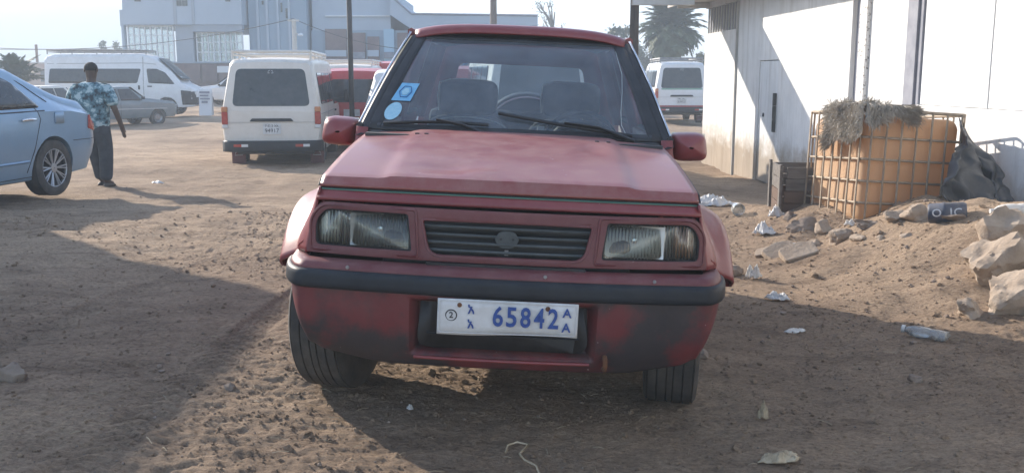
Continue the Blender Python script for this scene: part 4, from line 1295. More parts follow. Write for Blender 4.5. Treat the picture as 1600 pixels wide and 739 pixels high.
# ------------------------------------------------------------------ other vehicles
def vpaint(name, c1, c2, rough=.35, metal=0.0, dust_amt=.35):
    return mat(name, c1, c2, 2.5, rough, metal, .3, .7, coat=.2, dust=DUST, dust_amt=dust_amt)
M['cream'] = vpaint('cream_van_paint', (.64, .60, .54), (.70, .66, .60))
M['vanwhite'] = vpaint('white_van_paint', (.66, .67, .68), (.73, .74, .75))
M['bluepaint'] = vpaint('silver_blue_paint', (.22, .34, .47), (.26, .38, .51), .3, .35, .15)
M['greypaint'] = vpaint('old_grey_paint', (.13, .17, .19), (.19, .23, .25), .35, .2)
M['redpaint'] = vpaint('bright_red_paint', (.44, .03, .035), (.50, .05, .05), .35, 0, .2)
M['tail_red'] = mat('red_lamp_lens', (.32, .03, .025), (.42, .06, .04), 30, .25)
M['tail_amber'] = mat('amber_lamp_lens', (.5, .2, .08), None, rough=.25)
M['lamp_white'] = mat('clear_lamp_lens', (.6, .6, .6), None, rough=.25)
M['stripe_green'] = mat('green_stripe', (.10, .30, .20), None, rough=.5)
M['stripe_red'] = mat('red_stripe', (.35, .06, .06), None, rough=.5)
M['mudflap'] = mat('maroon_mudflap', (.10, .03, .035), (.14, .05, .05), 9, .8)

class Car:
    """body lofted through stations along its length; y = 0 is the tail, nose towards +y"""
    def __init__(self, name, keys, warp=None):
        self.k = np.array(keys, float); self.root = empty(name); self.warp = warp or (lambda y, z: y)
    def st(self, y): return [np.interp(y, self.k[:, 0], self.k[:, i]) for i in range(1, 8)]
    def width(self, y, z):
        zb, zm, zt, wb, wm, wt, r = self.st(y)
        if z >= zm:
            t = min(1, (z - zm) / max(.02, zt - zm)); return wm + (wt - wm) * t
        t = (z - zb) / max(.02, zm - zb)
        return wb + (wm - wb) * min(1, t * 2.2)
    def sect(self, y):
        zb, zm, zt, wb, wm, wt, r = self.st(y)
        r = min(r, (zt - zm) * .8 + .01)
        pts = [(0, zb), (wb - .05, zb), (wb - .012, zb + .015), (wb, zb + .05)]
        for t in (.25, .5, .75, 1.0):
            z = zb + (zm - zb) * t
            if z > zb + .06: pts.append((wb + (wm - wb) * min(1, t * 2.2), z))
            else: pts.append((wb, zb + .055))
        for t in (.25, .5, .75): pts.append((wm + (wt - wm) * t * (zt - r - zm) / max(.02, zt - zm), zm + (zt - r - zm) * t))
        w1 = wm + (wt - wm) * (zt - r - zm) / max(.02, zt - zm)
        for k in range(6):
            a = k / 5 * math.pi / 2
            pts.append((w1 - r * (1 - math.cos(a)) , zt - r + r * math.sin(a)))
        pts += [((w1 - r) * .66, zt + .012), ((w1 - r) * .33, zt + .018), (0, zt + .02)]
        return pts
    def body(self, matr, name="body", step=.07, arches=(), ar=.36, az=.32):
        ys = [self.k[0, 0]]
        for a, b_ in zip(self.k[:-1, 0], self.k[1:, 0]):
            n = max(1, int((b_ - a) / step)); ys += [a + (b_ - a) * i / n for i in range(1, n + 1)]
        m = MB(); n = None
        rings = []
        for y in ys:
            s_ = self.sect(y)
            full = [(x, z) for x, z in s_] + [(-x, z) for x, z in reversed(s_[1:-1])]
            rings.append([Vector((x, self.warp(y, z), z)) for x, z in full])
        n = len(rings[0])
        vs_ = [q for r in rings for q in r]
        fs_ = []
        for i in range(len(rings) - 1):
            for k in range(n): fs_.append((i * n + k, i * n + (k + 1) % n, (i + 1) * n + (k + 1) % n, (i + 1) * n + k))
        h = len(self.sect(ys[0]))
        for base in (0, (len(rings) - 1) * n):
            for k in range(h - 1):
                a, b_ = k, k + 1
                c, d = (n - (k + 1)) % n, (n - k) % n
                f = [base + i for i in dict.fromkeys((a, b_, c, d))]
                if len(f) > 2: fs_.append(tuple(f))
        m.add(vs_, fs_)
        o = m.build(name, matr, self.root, None)
        if arches:
            cm = MB()
            for y in arches:
                for s in (-1, 1):
                    n_ = 28; vs2 = []
                    for xx in (s * .50, s * 1.2):
                        vs2 += [Vector((xx, y + ar * math.cos(2 * math.pi * k / n_), az + ar * math.sin(2 * math.pi * k / n_))) for k in range(n_)]
                    f2 = [tuple(range(n_)), tuple(range(2 * n_ - 1, n_ - 1, -1))] + [(k, n_ + k, n_ + (k + 1) % n_, (k + 1) % n_) for k in range(n_)]
                    cm.add(vs2, f2)
            co = cm.build("cutter", M['black'], None)
            md = o.modifiers.new("cut", 'BOOLEAN'); md.object = co; md.operation = 'DIFFERENCE'; md.solver = 'EXACT'
            bake(o, name)
            cme = co.data
            bpy.data.objects.remove(co); bpy.data.meshes.remove(cme)
        o.data.shade_smooth(); o.data.set_sharp_from_angle(angle=rad(33))
        self.b = o
        return o
    def side(self, poly, name, matr, s, out=.006, t=.012, parent=None, r=.05):
        pts = rpoly(poly, r, 4)
        ys_ = [p[0] for p in pts]; zs_ = [p[1] for p in pts]
        cy = np.arange(min(ys_) + .1, max(ys_), .12); cz = np.arange(min(zs_) + .08, max(zs_), .1)
        f = lambda y, z: Vector((s * (self.width(y, z) + out), self.warp(y, z), z))
        return holed_panel(name, pts, [], f, matr, parent or self.root, list(cy), list(cz), t, 60)
    def line(self, pts, name, matr, s, r=.004, parent=None):
        q = []
        for (a, b_) in zip(pts[:-1], pts[1:]):
            q += [(a[0] + (b_[0] - a[0]) * k / 6, a[1] + (b_[1] - a[1]) * k / 6) for k in range(6)]
        q.append(pts[-1])
        return MB().tube([Vector((s * (self.width(y, z) + .001), self.warp(y, z), z)) for y, z in q], r, 5).build(name, matr, parent or self.root)
    def tail(self, poly, name, matr, out=.005, t=.012, parent=None, r=.03):
        f = lambda x, z, w: Vector((x, self.warp(0, z) - out + w, z))
        return MB().prism(rpoly(poly, r, 4), f, t).build(name, matr, parent or self.root)
    def wheels(self, ys, r=.32, w=.19, tx=.70, rim=None, spokes=0, n=28):
        for y in ys:
            for s in (-1, 1):
                wh = empty("wheel", (s * tx, y, r)); wh.parent = self.root
                tyre_mesh(r, w, False, n).build("tyre", M['tyre'], wh, 40)
                if not spokes: rim_mesh(r, w, s).build("rim", rim or M['rim'], wh, 40)
                else:
                    m = MB().lathe([(r * .70, -w * .3), (r * .70, w * .42 * s), (r * .66, w * .44 * s), (r * .63, w * .2 * s), (r * .30, w * .05 * s), (.01, w * .05 * s)], 'x', 32)
                    m.build("rim", M['black'], wh, 40)
                    for k in range(spokes):
                        for dk in (-.09, .09):
                            a = 2 * math.pi * k / spokes
                            MB().tube([(s * w * .36, r * .13 * math.cos(a), r * .13 * math.sin(a)), (s * w * .46, r * .66 * math.cos(a + dk), r * .66 * math.sin(a + dk))], .009, 5).build("spoke", rim or M['alloy'], wh)
                    MB().lathe([(r * .17, w * .30 * s), (r * .16, w * .42 * s), (.005, w * .44 * s)], 'x', 16).build("hub_cap", rim or M['alloy'], wh, 40)
                    MB().tube([Vector((s * w * .43, r * .665 * math.cos(a), r * .665 * math.sin(a))) for a in np.linspace(0, 6.2832, 32, endpoint=False)], .010, 6, closed=True).build("rim_edge", rim or M['alloy'], wh, 60)
    def place(self, x, y, yaw, label, cat, group=None, z=None):
        """yaw 0: nose away from the camera"""
        self.root.location = (x, y, G(x, y) if z is None else z); self.root.rotation_euler = (0, 0, rad(yaw))
        return tag(self.root, label, cat, group)

def roof_rack(car, y0, y1, hw, z, matr, cross=7, lift=.11):
    r = empty("roof_rack"); r.parent = car.root
    for s in (-1, 1):
        MB().tube([(s * hw, y0, z + lift), (s * hw, y1, z + lift)], .026, 6).build("rack_rail", matr, r, 60)
        MB().tube([(s * hw, y0, z + lift * .45), (s * hw, y1, z + lift * .45)], .012, 6).build("rack_rail", matr, r, 60)
        for k in range(5):
            y = y0 + (y1 - y0) * k / 4
            MB().tube([(s * hw, y, z - .03), (s * hw, y, z + lift)], .020, 6).build("rack_foot", matr, r, 60)
    for k in range(cross):
        y = y0 + (y1 - y0) * k / (cross - 1)
        MB().tube([(-hw, y, z + lift * .45), (hw, y, z + lift * .45)], .012, 6).build("rack_crossbar", matr, r, 60)
    for y in (y0, y1): MB().tube([(-hw, y, z + lift), (hw, y, z + lift)], .026, 6).build("rack_rail", matr, r, 60)
    return r

VAN = [(0, .46, 1.05, 1.86, .76, .815, .66, .10), (.05, .40, 1.05, 1.90, .80, .835, .68, .12), (.25, .34, 1.05, 1.935, .82, .845, .70, .12), (1.2, .32, 1.05, 1.955, .82, .845, .715, .12),
       (3.1, .32, 1.05, 1.95, .82, .845, .715, .12), (3.55, .32, 1.02, 1.88, .82, .845, .70, .12), (3.95, .32, 1.0, 1.45, .82, .84, .73, .12), (4.2, .34, .98, 1.10, .80, .82, .74, .08), (4.38, .40, .80, .90, .74, .76, .70, .05)]
def van_warp(y, z): return y + (.13 * max(0, z - 1.0) * max(0, 1 - y / 1.2) if z > 1.0 else 0)

def make_van(name, paint, plate, rack=True, stripes=False, rackmat=None):
    c = Car(name, VAN, van_warp)
    c.body(paint, arches=(.98, 3.55), ar=.36, az=.31)
    c.wheels((.98, 3.55), .31, .19, .70)
    # tail
    gate = c.tail([(-.70, .53), (.70, .53), (.735, 1.06), (.60, 1.84), (-.60, 1.84), (-.735, 1.06)], "tailgate", paint, .006, .02, r=.06)
    c.tail([(-.655, 1.135), (.655, 1.135), (.575, 1.765), (-.575, 1.765)], "rear_glass", M['darkglass'], .012, .012, gate, r=.09)
    hd = c.tail([(-.37, .875), (.37, .875), (.33, .925), (-.33, .925)], "handle_strip", M['rubber'], .028, .03, gate, r=.015)
    MB().tube([(-.74, -.008, .86), (.74, -.008, .86)], .003, 4).build("seam", M['dullmetal'], gate)
    for s in (-1, 1):
        x0, x1 = s * .735, s * .838
        MB().box((s * .785, .0, .93), (.10, .06, .21)).build("tail_lamp", M['tail_red'], c.root, bevel=.012)
        MB().box((s * .785, -.002, 1.08), (.10, .06, .09)).build("tail_lamp", M['tail_amber'], c.root, bevel=.012)
        MB().box((s * .785, .0, .79), (.10, .06, .06)).build("tail_lamp", M['lamp_white'], c.root, bevel=.012)
    bp = MB()
    def bpf(u, v):
        x = u * .85; return Vector((x, -.10 + .20 * abs(u) ** 8 - .0 * v + .02 * abs(v - .5), .36 + .19 * v))
    bo = bp.grid(bpf, -1, 1, 30, 0, 1, 5).build("rear_bumper", M['rubber'], c.root, 60, solid=.03)
    for s in (-1, 1):
        MB().box((s * .52 - .05, -.122, .47), (.13, .01, .045)).build("reflector", M['tail_red'], bo)
        MB().box((s * .52 + .07, -.122, .47), (.11, .01, .045)).build("reflector", M['lamp_white'], bo)
        fl = MB().box((s * .69, .62, .235), (.24, .012, .27)).build("mudflap", M['mudflap'], c.root)
        MB().tube([(s * .69 - .05, .61, .30), (s * .69, .61, .34), (s * .69 + .05, .61, .30), (s * .69 + .07, .61, .25), (s * .69 - .07, .61, .25)], .008, 4, closed=True).build("flap_print", M['chalk'], fl)
    MB().box((0, 1.9, .36), (1.3, 3.2, .14)).build("underbody", M['black'], c.root)
    if plate:
        pt = MB().box((0, -.016, .745), (.30, .008, .175)).build("license_plate", M['white_plate'], gate)
        text(plate[1], .095, M['plate_black'], c.root, front_mx(0, -.0225, .715), "plate_lettering", .001, width=.235)
        text(plate[0], .06, M['plate_black'], c.root, front_mx(0, -.0225, .797), "plate_lettering", .001, width=.22)
        MB().tube([(-.05, .083, 1.69), (-.035, .085, 1.725), (0, .088, 1.74), (.035, .085, 1.725), (.05, .083, 1.69)], .005, 4).build("glass_emblem", M['chalk'], gate)
        MB().tube([(-.05, .08, 1.695), (0, .082, 1.69), (.05, .08, 1.695)], .005, 4).build("glass_emblem", M['chalk'], gate)
    # sides
    for s in (-1, 1):
        for a, b_ in ((.22, 1.0), (1.05, 1.72), (1.77, 2.5)):
            w = c.side([(a, 1.16), (b_, 1.16), (b_, 1.70), (a + (.06 if a < .3 else 0), 1.70)], "side_window", M['darkglass'], s)
            c.line([((a + b_) / 2, 1.18), ((a + b_) / 2, 1.69)], "window_mullion", M['dullmetal'], s, .012, w)
        c.side([(2.62, 1.10), (3.62, 1.10), (3.28, 1.70), (2.66, 1.70)], "door_window", M['darkglass'], s)
        c.line([(2.56, .45), (2.56, 1.78)], "door_seam", M['dullmetal'], s)
        c.line([(1.36, .45), (1.36, 1.1)], "door_seam", M['dullmetal'], s)
        c.line([(.1, 1.0), (2.5, 1.0)], "slide_track", M['dullmetal'], s, .008)
        MB().box((s * .86, 2.72, .98), (.03, .14, .035)).build("door_handle", M['black'], c.root)
        mr = MB().box((s * 1.0, 3.75, 1.25), (.09, .06, .22)).build("door_mirror", M['black'], c.root, bevel=.015)
        MB().tube([(s * .80, 3.70, 1.18), (s * .98, 3.75, 1.22)], .012, 5).build("mirror_arm", M['black'], mr)
        if stripes:
            c.side([(.03, .93), (4.1, .93), (4.1, 1.0), (.03, 1.0)], "stripe", M['stripe_green'], s, .003, .004, r=.0)
    # windscreen
    def wsf(u, v):
        y = 3.56 + .43 * (1 - v); z = 1.14 + .68 * v
        return Vector((u * (.70 - .08 * v), y + .06 - .05 * u * u + .03, z + .035))
    MB().grid(wsf, -1, 1, 10, 0, 1, 6).build("windscreen", M['darkglass'], c.root, 60, solid=.01)
    for s in (-1, 1): MB().box((s * .58, 4.37, .72), (.24, .03, .15)).build("headlamp", M['lamp_white'], c.root, bevel=.01)
    MB().box((0, 4.36, .50), (1.62, .12, .2)).build("front_bumper", M['rubber'], c.root, bevel=.03)
    if stripes:
        c.tail([(-.64, 1.09), (.64, 1.09), (.64, 1.125), (-.64, 1.125)], "stripe", M['stripe_green'], .010, .006, gate, r=0)
        c.tail([(-.69, .545), (.69, .545), (.695, .60), (-.695, .60)], "stripe", M['stripe_red'], .010, .006, gate, r=0)
        MB().tube([(-.95, -.02, .62), (-.95, .35, .62)], .02, 6).build("side_step", M['dullmetal'], c.root)
    if rack: roof_rack(c, .30, 3.0, .66, 1.95, rackmat or paint)
    return c

q = P(427, 250, 16.6)
v1 = make_van("parked_van", M['cream'], ("ኮድ-3 አአ", "94917"))
v1.place(q.x, 16.6, 5.5, "cream van with roof rack and dark rear glass parked tail-out", "van", "vans parked around the lot", z=P(427, 254, 16.6).z - .17)
v2 = make_van("parked_van", M['vanwhite'], ("አአ", "3-54721"), True, True, M['dullmetal'])
q = P(1066, 120, 30.5)
v2.place(q.x, 30.5, -1.5, "white van with green and red stripes under the palm", "van", "vans parked around the lot", z=P(1066, 187, 30.5).z - .16)
# van behind the cream one: only its rack and roof show
v3r = copy_tree(v1.root); q = P(538, 100, 24.5)
v3r.location = (q.x, 24.5, P(538, 93, 24.5).z - 2.08); v3r.rotation_euler = (0, 0, rad(3))
tag(v3r, "cream van showing only its racked roof above the red hatchback", "van", "vans parked around the lot")
# van seen through the red suv's cabin
v4r = copy_tree(v2.root); q = P(845, 130, 14.5)
v4r.location = (q.x, 14.5, G(q.x, 14.5)); v4r.rotation_euler = (0, 0, rad(8))
tag(v4r, "white van parked behind the red suv, seen through its cabin", "van", "vans parked around the lot")
# tall box truck beyond the frame whose shadow lies across the dirt
BXT = empty("box_truck", (-8.75, 11.3, G(-8.7, 9)), (0, 0, rad(180)))
tag(BXT, "tall white box truck parked past the blue sedan, casting the long shadow", "truck")
MB().box((0, 2.7, 2.32), (2.25, 5.4, 2.96)).build("cargo_box", M['vanwhite'], BXT, bevel=.06)
for k in range(6):
    for s in (-1, 1): MB().box((s * 1.135, .3 + k * .96, 2.32), (.02, .05, 2.9)).build("box_rib", M['dullmetal'], BXT)
MB().box((0, 3.2, .72), (.9, 6.6, .18)).build("chassis", M['black'], BXT)
cab = MB().prism(rpoly([(5.55, .55), (7.1, .55), (7.15, 1.5), (6.75, 2.5), (5.55, 2.55)], .12, 4), lambda u, v, w: Vector((w - 1.0, u, v)), 2.0).build("cab", M['bluepaint'], BXT, 40)
for s in (-1, 1):
    MB().prism(rpoly([(5.9, 1.55), (6.98, 1.55), (6.7, 2.3), (5.9, 2.3)], .06, 3), lambda u, v, w: Vector((s * (1.003 + w), u, v)), .008).build("cab_window", M['darkglass'], cab)
for y in (1.3, 6.3):
    for s in (-1, 1):
        wh = empty("wheel", (s * .92, y, .42)); wh.parent = BXT
        tyre_mesh(.42, .26, False).build("tyre", M['tyre'], wh, 40); rim_mesh(.42, .26, s).build("rim", M['rim'], wh, 40)

# blue sedan, nose towards the camera side
SED = [(0, .42, .70, .82, .62, .70, .62, .06), (.06, .30, .80, .94, .70, .78, .62, .09), (.22, .24, .88, 1.04, .78, .845, .60, .10), (.55, .22, .93, 1.10, .80, .85, .60, .09), (.80, .21, .94, 1.20, .80, .85, .60, .10),
       (1.25, .20, .94, 1.40, .80, .855, .575, .12), (1.65, .20, .93, 1.465, .80, .855, .57, .12), (2.3, .20, .92, 1.47, .80, .855, .57, .12), (2.65, .20, .90, 1.42, .80, .855, .57, .12), (3.35, .20, .88, 1.02, .80, .85, .64, .10), (4.0, .22, .78, .86, .78, .82, .62, .08), (4.3, .26, .66, .72, .70, .74, .58, .06), (4.4, .34, .55, .60, .6, .62, .5, .04)]
s1 = Car("parked_sedan", SED)
s1.body(M['bluepaint'], arches=(.90, 3.48), ar=.355, az=.315)
s1.wheels((.90, 3.48), .315, .20, .745, M['alloy'], 10)
for s in (-1, 1):
    w = s1.side([(1.06, .985), (1.95, .975), (1.95, 1.375), (1.62, 1.375), (1.32, 1.26)], "side_window", M['darkglass'], s, r=.05)
    s1.side([(2.03, .97), (3.05, .955), (2.70, 1.28), (2.35, 1.375), (2.03, 1.375)], "side_window", M['darkglass'], s, r=.04)
    s1.line([(.86, 1.04), (1.10, 1.22), (1.42, 1.39), (1.72, 1.425), (2.4, 1.425), (2.75, 1.33), (3.2, 1.02)], "window_trim", M['black'], s, .007)
    s1.line([(1.02, .95), (3.1, .93)], "belt_trim", M['black'], s, .008)
    s1.line([(1.16, .98), (1.10, .86), (1.20, .62), (1.34, .30)], "door_seam", M['black'], s, .004)
    s1.line([(1.99, .25), (1.99, 1.40)], "door_seam", M['black'], s, .004)
    s1.line([(1.32, .42), (3.1, .40)], "rub_moulding", M['bluepaint'], s, .014)
    s1.line([(1.26, .25), (3.1, .235)], "sill_seam", M['black'], s, .004)
    MB().tube([(s * .872, 1.20, .86), (s * .895, 1.26, .868), (s * .895, 1.36, .868), (s * .87, 1.42, .86)], .014, 6).build("door_handle", M['chrome'], s1.root, 60)
    s1.side([(.70, .80), (.86, .80), (.86, .93), (.70, .93)], "fuel_flap" if s > 0 else "side_badge", M['bluepaint'], s, .006, .012, r=.02)
    s1.side([(.04, .68), (.26, .72), (.24, .88), (.06, .84)], "tail_lamp", M['tail_red'], s, .006, .02, r=.02)
    s1.line([(.08, .60), (.55, .60)], "bumper_seam", M['black'], s, .004)
MB().box((0, 2.2, .28), (1.25, 3.4, .14)).build("underbody", M['black'], s1.root)
q = P(80, 263, 11.5)   # rear wheel centre
yaw = 180 - 10
yv = Vector((-math.sin(rad(yaw)), math.cos(rad(yaw)), 0)); xv = Vector((math.cos(rad(yaw)), math.sin(rad(yaw)), 0))
wc = Vector((q.x, 11.5, 0))
cand = min((1, -1), key=lambda k: (wc - xv * k * .745).x)      # camera sees the flank that looks right
root = wc - xv * cand * .80 - yv * .90
s1.place(root.x, root.y, yaw, "silver-blue sedan with ten-spoke alloy wheel beside the standing man", "sedan", z=P(80, 305, 11.5).z)
s1.root.scale = (1.07, 1.07, 1.07)

# far white high-roof minibus, side on, nose to the right
HIR = [(0, .50, 1.15, 2.10, .86, .90, .74, .14), (.08, .40, 1.15, 2.20, .90, .93, .76, .16), (.4, .32, 1.15, 2.27, .92, .94, .78, .16), (3.4, .32, 1.15, 2.29, .92, .94, .78, .16), (3.9, .32, 1.13, 2.17, .92, .94, .78, .16),
       (4.5, .32, 1.10, 1.66, .92, .94, .80, .14), (4.85, .32, 1.06, 1.22, .90, .93, .84, .10), (5.2, .34, .98, 1.06, .86, .90, .80, .08), (5.38, .40, .80, .88, .78, .80, .7, .06)]
h1 = Car("minibus", HIR)
h1.body(M['vanwhite'], arches=(1.15, 4.30), ar=.38, az=.33)
h1.wheels((1.15, 4.30), .33, .20, .80)
for s in (-1, 1):
    h1.side([(.14, 1.22), (3.28, 1.22), (3.42, 1.74), (.20, 1.74)], "window_band", M['darkglass'], s, r=.06)
    h1.side([(3.68, 1.22), (4.62, 1.18), (4.28, 1.60), (3.98, 1.74), (3.62, 1.74)], "door_window", M['darkglass'], s, r=.05)
    h1.line([(3.50, .5), (3.50, 2.18)], "door_seam", M['dullmetal'], s, .012)
    h1.line([(.1, 1.92), (3.5, 1.95), (3.95, 1.9)], "gutter", M['dullmetal'], s, .010)
    h1.side([(4.86, .42), (5.36, .42), (5.34, .90), (4.82, .96)], "black_corner", M['black'], s, .005, .012, r=.04)
    MB().box((s * .95, 3.34, 1.06), (.03, .06, .15)).build("door_handle", M['black'], h1.root)
    MB().box((s * .95, 3.72, 1.10), (.03, .16, .04)).build("door_handle", M['black'], h1.root)
    MB().box((s * .70, 5.33, .86), (.28, .08, .17)).build("headlamp", M['lamp_white'], h1.root, bevel=.02)
def hws(u, v): return Vector((u * (.78 - .06 * v), 4.86 - .82 * v - .05 * u * u + .05, 1.28 + .78 * v + .07))
MB().grid(hws, -1, 1, 10, 0, 1, 6).build("windscreen", M['darkglass'], h1.root, 60, solid=.01)
MB().box((0, 5.36, .56), (1.66, .12, .28)).build("front_bumper", M['black'], h1.root, bevel=.03)
MB().box((0, 5.36, .80), (.9, .10, .10)).build("grille", M['dullmetal'], h1.root, bevel=.01)
MB().box((0, 2.6, .36), (1.4, 4.4, .12)).build("underbody", M['black'], h1.root)
roof_rack(h1, .1, 3.6, .70, 2.29, M['dullmetal'], 9, .12)
q = P(257, 160, 36)
yaw = -84
yv = Vector((-math.sin(rad(yaw)), math.cos(rad(yaw)), 0))
root = Vector((q.x, 36, 0)) - yv * 4.3
h1.place(root.x, root.y + .9, yaw, "white high-roof minibus side-on before the big building", "minibus", z=P(257, 182, 36).z)

# old grey sedan beyond the man, facing right
OLD = [(0, .40, .74, .86, .70, .74, .66, .05), (.1, .30, .82, .92, .74, .78, .66, .06), (.75, .28, .84, .95, .76, .79, .62, .06), (1.15, .28, .84, 1.32, .76, .80, .56, .08), (1.5, .28, .84, 1.37, .76, .80, .56, .08), (2.2, .28, .84, 1.37, .76, .80, .56, .08), (2.75, .28, .84, .98, .76, .80, .62, .06), (3.9, .30, .76, .84, .75, .78, .66, .05), (4.05, .38, .66, .74, .68, .70, .62, .04)]
def make_old(name, paint):
    c = Car(name, OLD)
    c.body(paint, arches=(.80, 3.22), ar=.33, az=.29)
    c.wheels((.80, 3.22), .29, .17, .68)
    for s in (-1, 1):
        c.side([(.98, .90), (1.72, .90), (1.72, 1.29), (1.28, 1.29)], "side_window", M['darkglass'], s, r=.02)
        c.side([(1.78, .90), (2.62, .90), (2.26, 1.29), (1.78, 1.29)], "side_window", M['darkglass'], s, r=.02)
        c.line([(.15, .62), (3.95, .60)], "side_trim", M['lamp_white'], s, .012)
        c.line([(1.75, .32), (1.75, 1.32)], "door_seam", M['black'], s, .005)
        mr = MB().box((s * .90, 2.55, .98), (.14, .07, .10)).build("door_mirror", M['black'], c.root, bevel=.015)
        MB().box((s * .55, 4.03, .66), (.26, .05, .12)).build("headlamp", M['lamp_white'], c.root)
    def wf(u, v): return Vector((u * (.62 - .05 * v), 2.74 - .45 * v + .02, 1.0 + .34 * v + .015))
    MB().grid(wf, -1, 1, 6, 0, 1, 4).build("windscreen", M['darkglass'], c.root, 60, solid=.01)
    def rf(u, v): return Vector((u * (.60 - .05 * v), .78 + .34 * v - .02, .99 + .30 * v + .015))
    MB().grid(rf, -1, 1, 6, 0, 1, 4).build("rear_glass", M['darkglass'], c.root, 60, solid=.01)
    MB().box((0, 4.08, .48), (1.5, .1, .14)).build("front_bumper", M['black'], c.root, bevel=.02)
    MB().box((0, -.02, .48), (1.5, .1, .14)).build("rear_bumper", M['black'], c.root, bevel=.02)
    return c
o1 = make_old("old_sedan", M['greypaint'])
q = P(232, 180, 31)
yaw = -35
yv = Vector((-math.sin(rad(yaw)), math.cos(rad(yaw)), 0))
root = Vector((q.x, 31, 0)) - yv * 3.22
o1.place(root.x, root.y + .5, yaw, "small old grey sedan parked before the white minibus", "sedan", z=P(240, 196, 31).z)
o1.root.scale = (.9, .9, .9)
o2 = copy_tree(o1.root)
for ch in list(o2.children):
    if ch.name.startswith("body"):
        ch.data = ch.data.copy(); ch.data.materials.clear(); ch.data.materials.append(M['cream'])
q = P(92, 150, 32)
o2.location = (q.x, 33.5, -.24); o2.rotation_euler = (0, 0, rad(158))
tag(o2, "cream old saloon with pale roof glimpsed over the blue boot", "sedan")

# red hatchback seen from behind, right of the cream van
HAT = [(0, .40, .95, 1.55, .72, .78, .58, .10), (.08, .30, .98, 1.66, .76, .81, .60, .12), (.5, .26, 1.0, 1.72, .78, .82, .62, .12), (2.0, .25, 1.0, 1.73, .78, .82, .62, .12), (2.6, .25, .98, 1.62, .78, .82, .62, .12), (3.2, .26, .92, 1.06, .78, .81, .64, .10), (3.8, .30, .80, .88, .74, .77, .62, .08), (3.95, .38, .66, .72, .66, .68, .56, .04)]
def make_hatch(name, paint):
    c = Car(name, HAT, lambda y, z: y + (.22 * max(0, z - .95) * max(0, 1 - y / 1.2)))
    c.body(paint, arches=(.72, 3.1), ar=.34, az=.30)
    c.wheels((.72, 3.1), .30, .18, .70)
    c.tail([(-.60, 1.02), (.60, 1.02), (.52, 1.50), (-.52, 1.50)], "rear_glass", M['darkglass'], .010, .012, r=.06)
    for s in (-1, 1):
        MB().box((s * .70, .0, .80), (.13, .05, .22)).build("tail_lamp", M['tail_red'], c.root, bevel=.012)
        c.side([(.42, 1.04), (1.25, 1.04), (1.25, 1.55), (.56, 1.55)], "side_window", M['darkglass'], s, r=.04)
        c.side([(1.32, 1.04), (2.72, 1.02), (2.38, 1.52), (1.32, 1.55)], "side_window", M['darkglass'], s, r=.04)
    bo = MB().box((0, -.04, .46), (1.54, .14, .2)).build("rear_bumper", paint, c.root, bevel=.04)
    MB().box((0, -.012, .80), (.34, .012, .15)).build("license_plate", M['white_plate'], c.root)
    MB().tube([(-.05, -.012, .95), (0, -.014, .965), (.05, -.012, .95)], .008, 4).build("emblem", M['lamp_white'], c.root)
    def wf(u, v): return Vector((u * (.66 - .06 * v), 3.15 - .55 * v + .03, 1.10 + .48 * v + .02))
    MB().grid(wf, -1, 1, 6, 0, 1, 4).build("windscreen", M['darkglass'], c.root, 60, solid=.01)
    return c
r1 = make_hatch("red_hatchback", M['redpaint'])
q = P(549, 150, 20.5)
r1.place(q.x, 20.5, 2, "red hatchback parked beside the cream van behind the pole", "hatchback", z=P(549, 107, 20.5).z - 1.73)
roof_rack(r1, .6, 2.2, .55, 1.74, M['redpaint'], 5, .06) if False else None
r2 = copy_tree(r1.root)
q = P(612, 100, 27)
r2.location = (q.x, 27, P(612, 96, 27).z - 1.73); r2.rotation_euler = (0, 0, rad(-4))
tag(r2, "red hatchback farther back, its roof just left of the suv's pillar", "hatchback")
# dark-glazed pale car close behind the suv's left pillar
r3 = copy_tree(r1.root)
for ch in list(r3.children):
    if ch.name.startswith("body") or ch.name.startswith("rear_bumper"):
        ch.data = ch.data.copy(); ch.data.materials.clear(); ch.data.materials.append(M['vanwhite'])
q = P(612, 120, 17.0)
r3.location = (q.x + .30, 17.0, P(600, 108, 17.0).z - 1.73); r3.rotation_euler = (0, 0, rad(3))
tag(r3, "white hatchback with dark glass half hidden by the suv's windscreen pillar", "hatchback")
# white saloon between minibus and cream van
o3 = copy_tree(o1.root)
for ch in list(o3.children):
    if ch.name.startswith("body"):
        ch.data = ch.data.copy(); ch.data.materials.clear(); ch.data.materials.append(M['vanwhite'])
q = P(350, 150, 41)
o3.location = (q.x + 2.2, 41.5, P(345, 166, 41).z); o3.rotation_euler = (0, 0, rad(84))
tag(o3, "white old saloon parked beyond the sandwich board", "sedan")
# red car glimpsed through the suv's rear window
r4 = copy_tree(r1.root); q = P(712, 130, 19)
r4.location = (q.x - .1, 19.0, G(q.x, 19)); r4.rotation_euler = (0, 0, rad(-20))
tag(r4, "red hatchback seen through the left of the suv's rear window", "hatchback")
# ------------------------------------------------------------------ large building in the background
M['bwall'] = mat('pale_blue_render', (0.34, 0.40, 0.47), (0.38, 0.44, 0.51), .6, .85, 0, .3, .7)
M['bwall2'] = mat('blue_grey_cladding', (0.22, 0.30, 0.38), (0.26, 0.34, 0.42), .6, .7, 0, .3, .7)
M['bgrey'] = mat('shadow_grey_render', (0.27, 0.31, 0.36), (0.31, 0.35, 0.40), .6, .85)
M['frame'] = mat('white_window_frame', (.6, .62, .64), None, rough=.5)
M['bglass'] = glass('building_glass', (.72, .78, .80), 1.5, .02, .10, (.6, .65, .7))
M['shop'] = mat('dark_shop_front', (.10, .07, .075), (.20, .14, .13), 1.2, .8, 0, .3, .7)
M['bluedoor'] = mat('light_blue_shutter', (.30, .46, .58), None, rough=.6)
BD = 55.0
q0 = P(190, 118, BD)
BB = empty("office_building", (0, BD, -.25))
tag(BB, "large pale blue building with glazed halls and stepped parapet", "building")
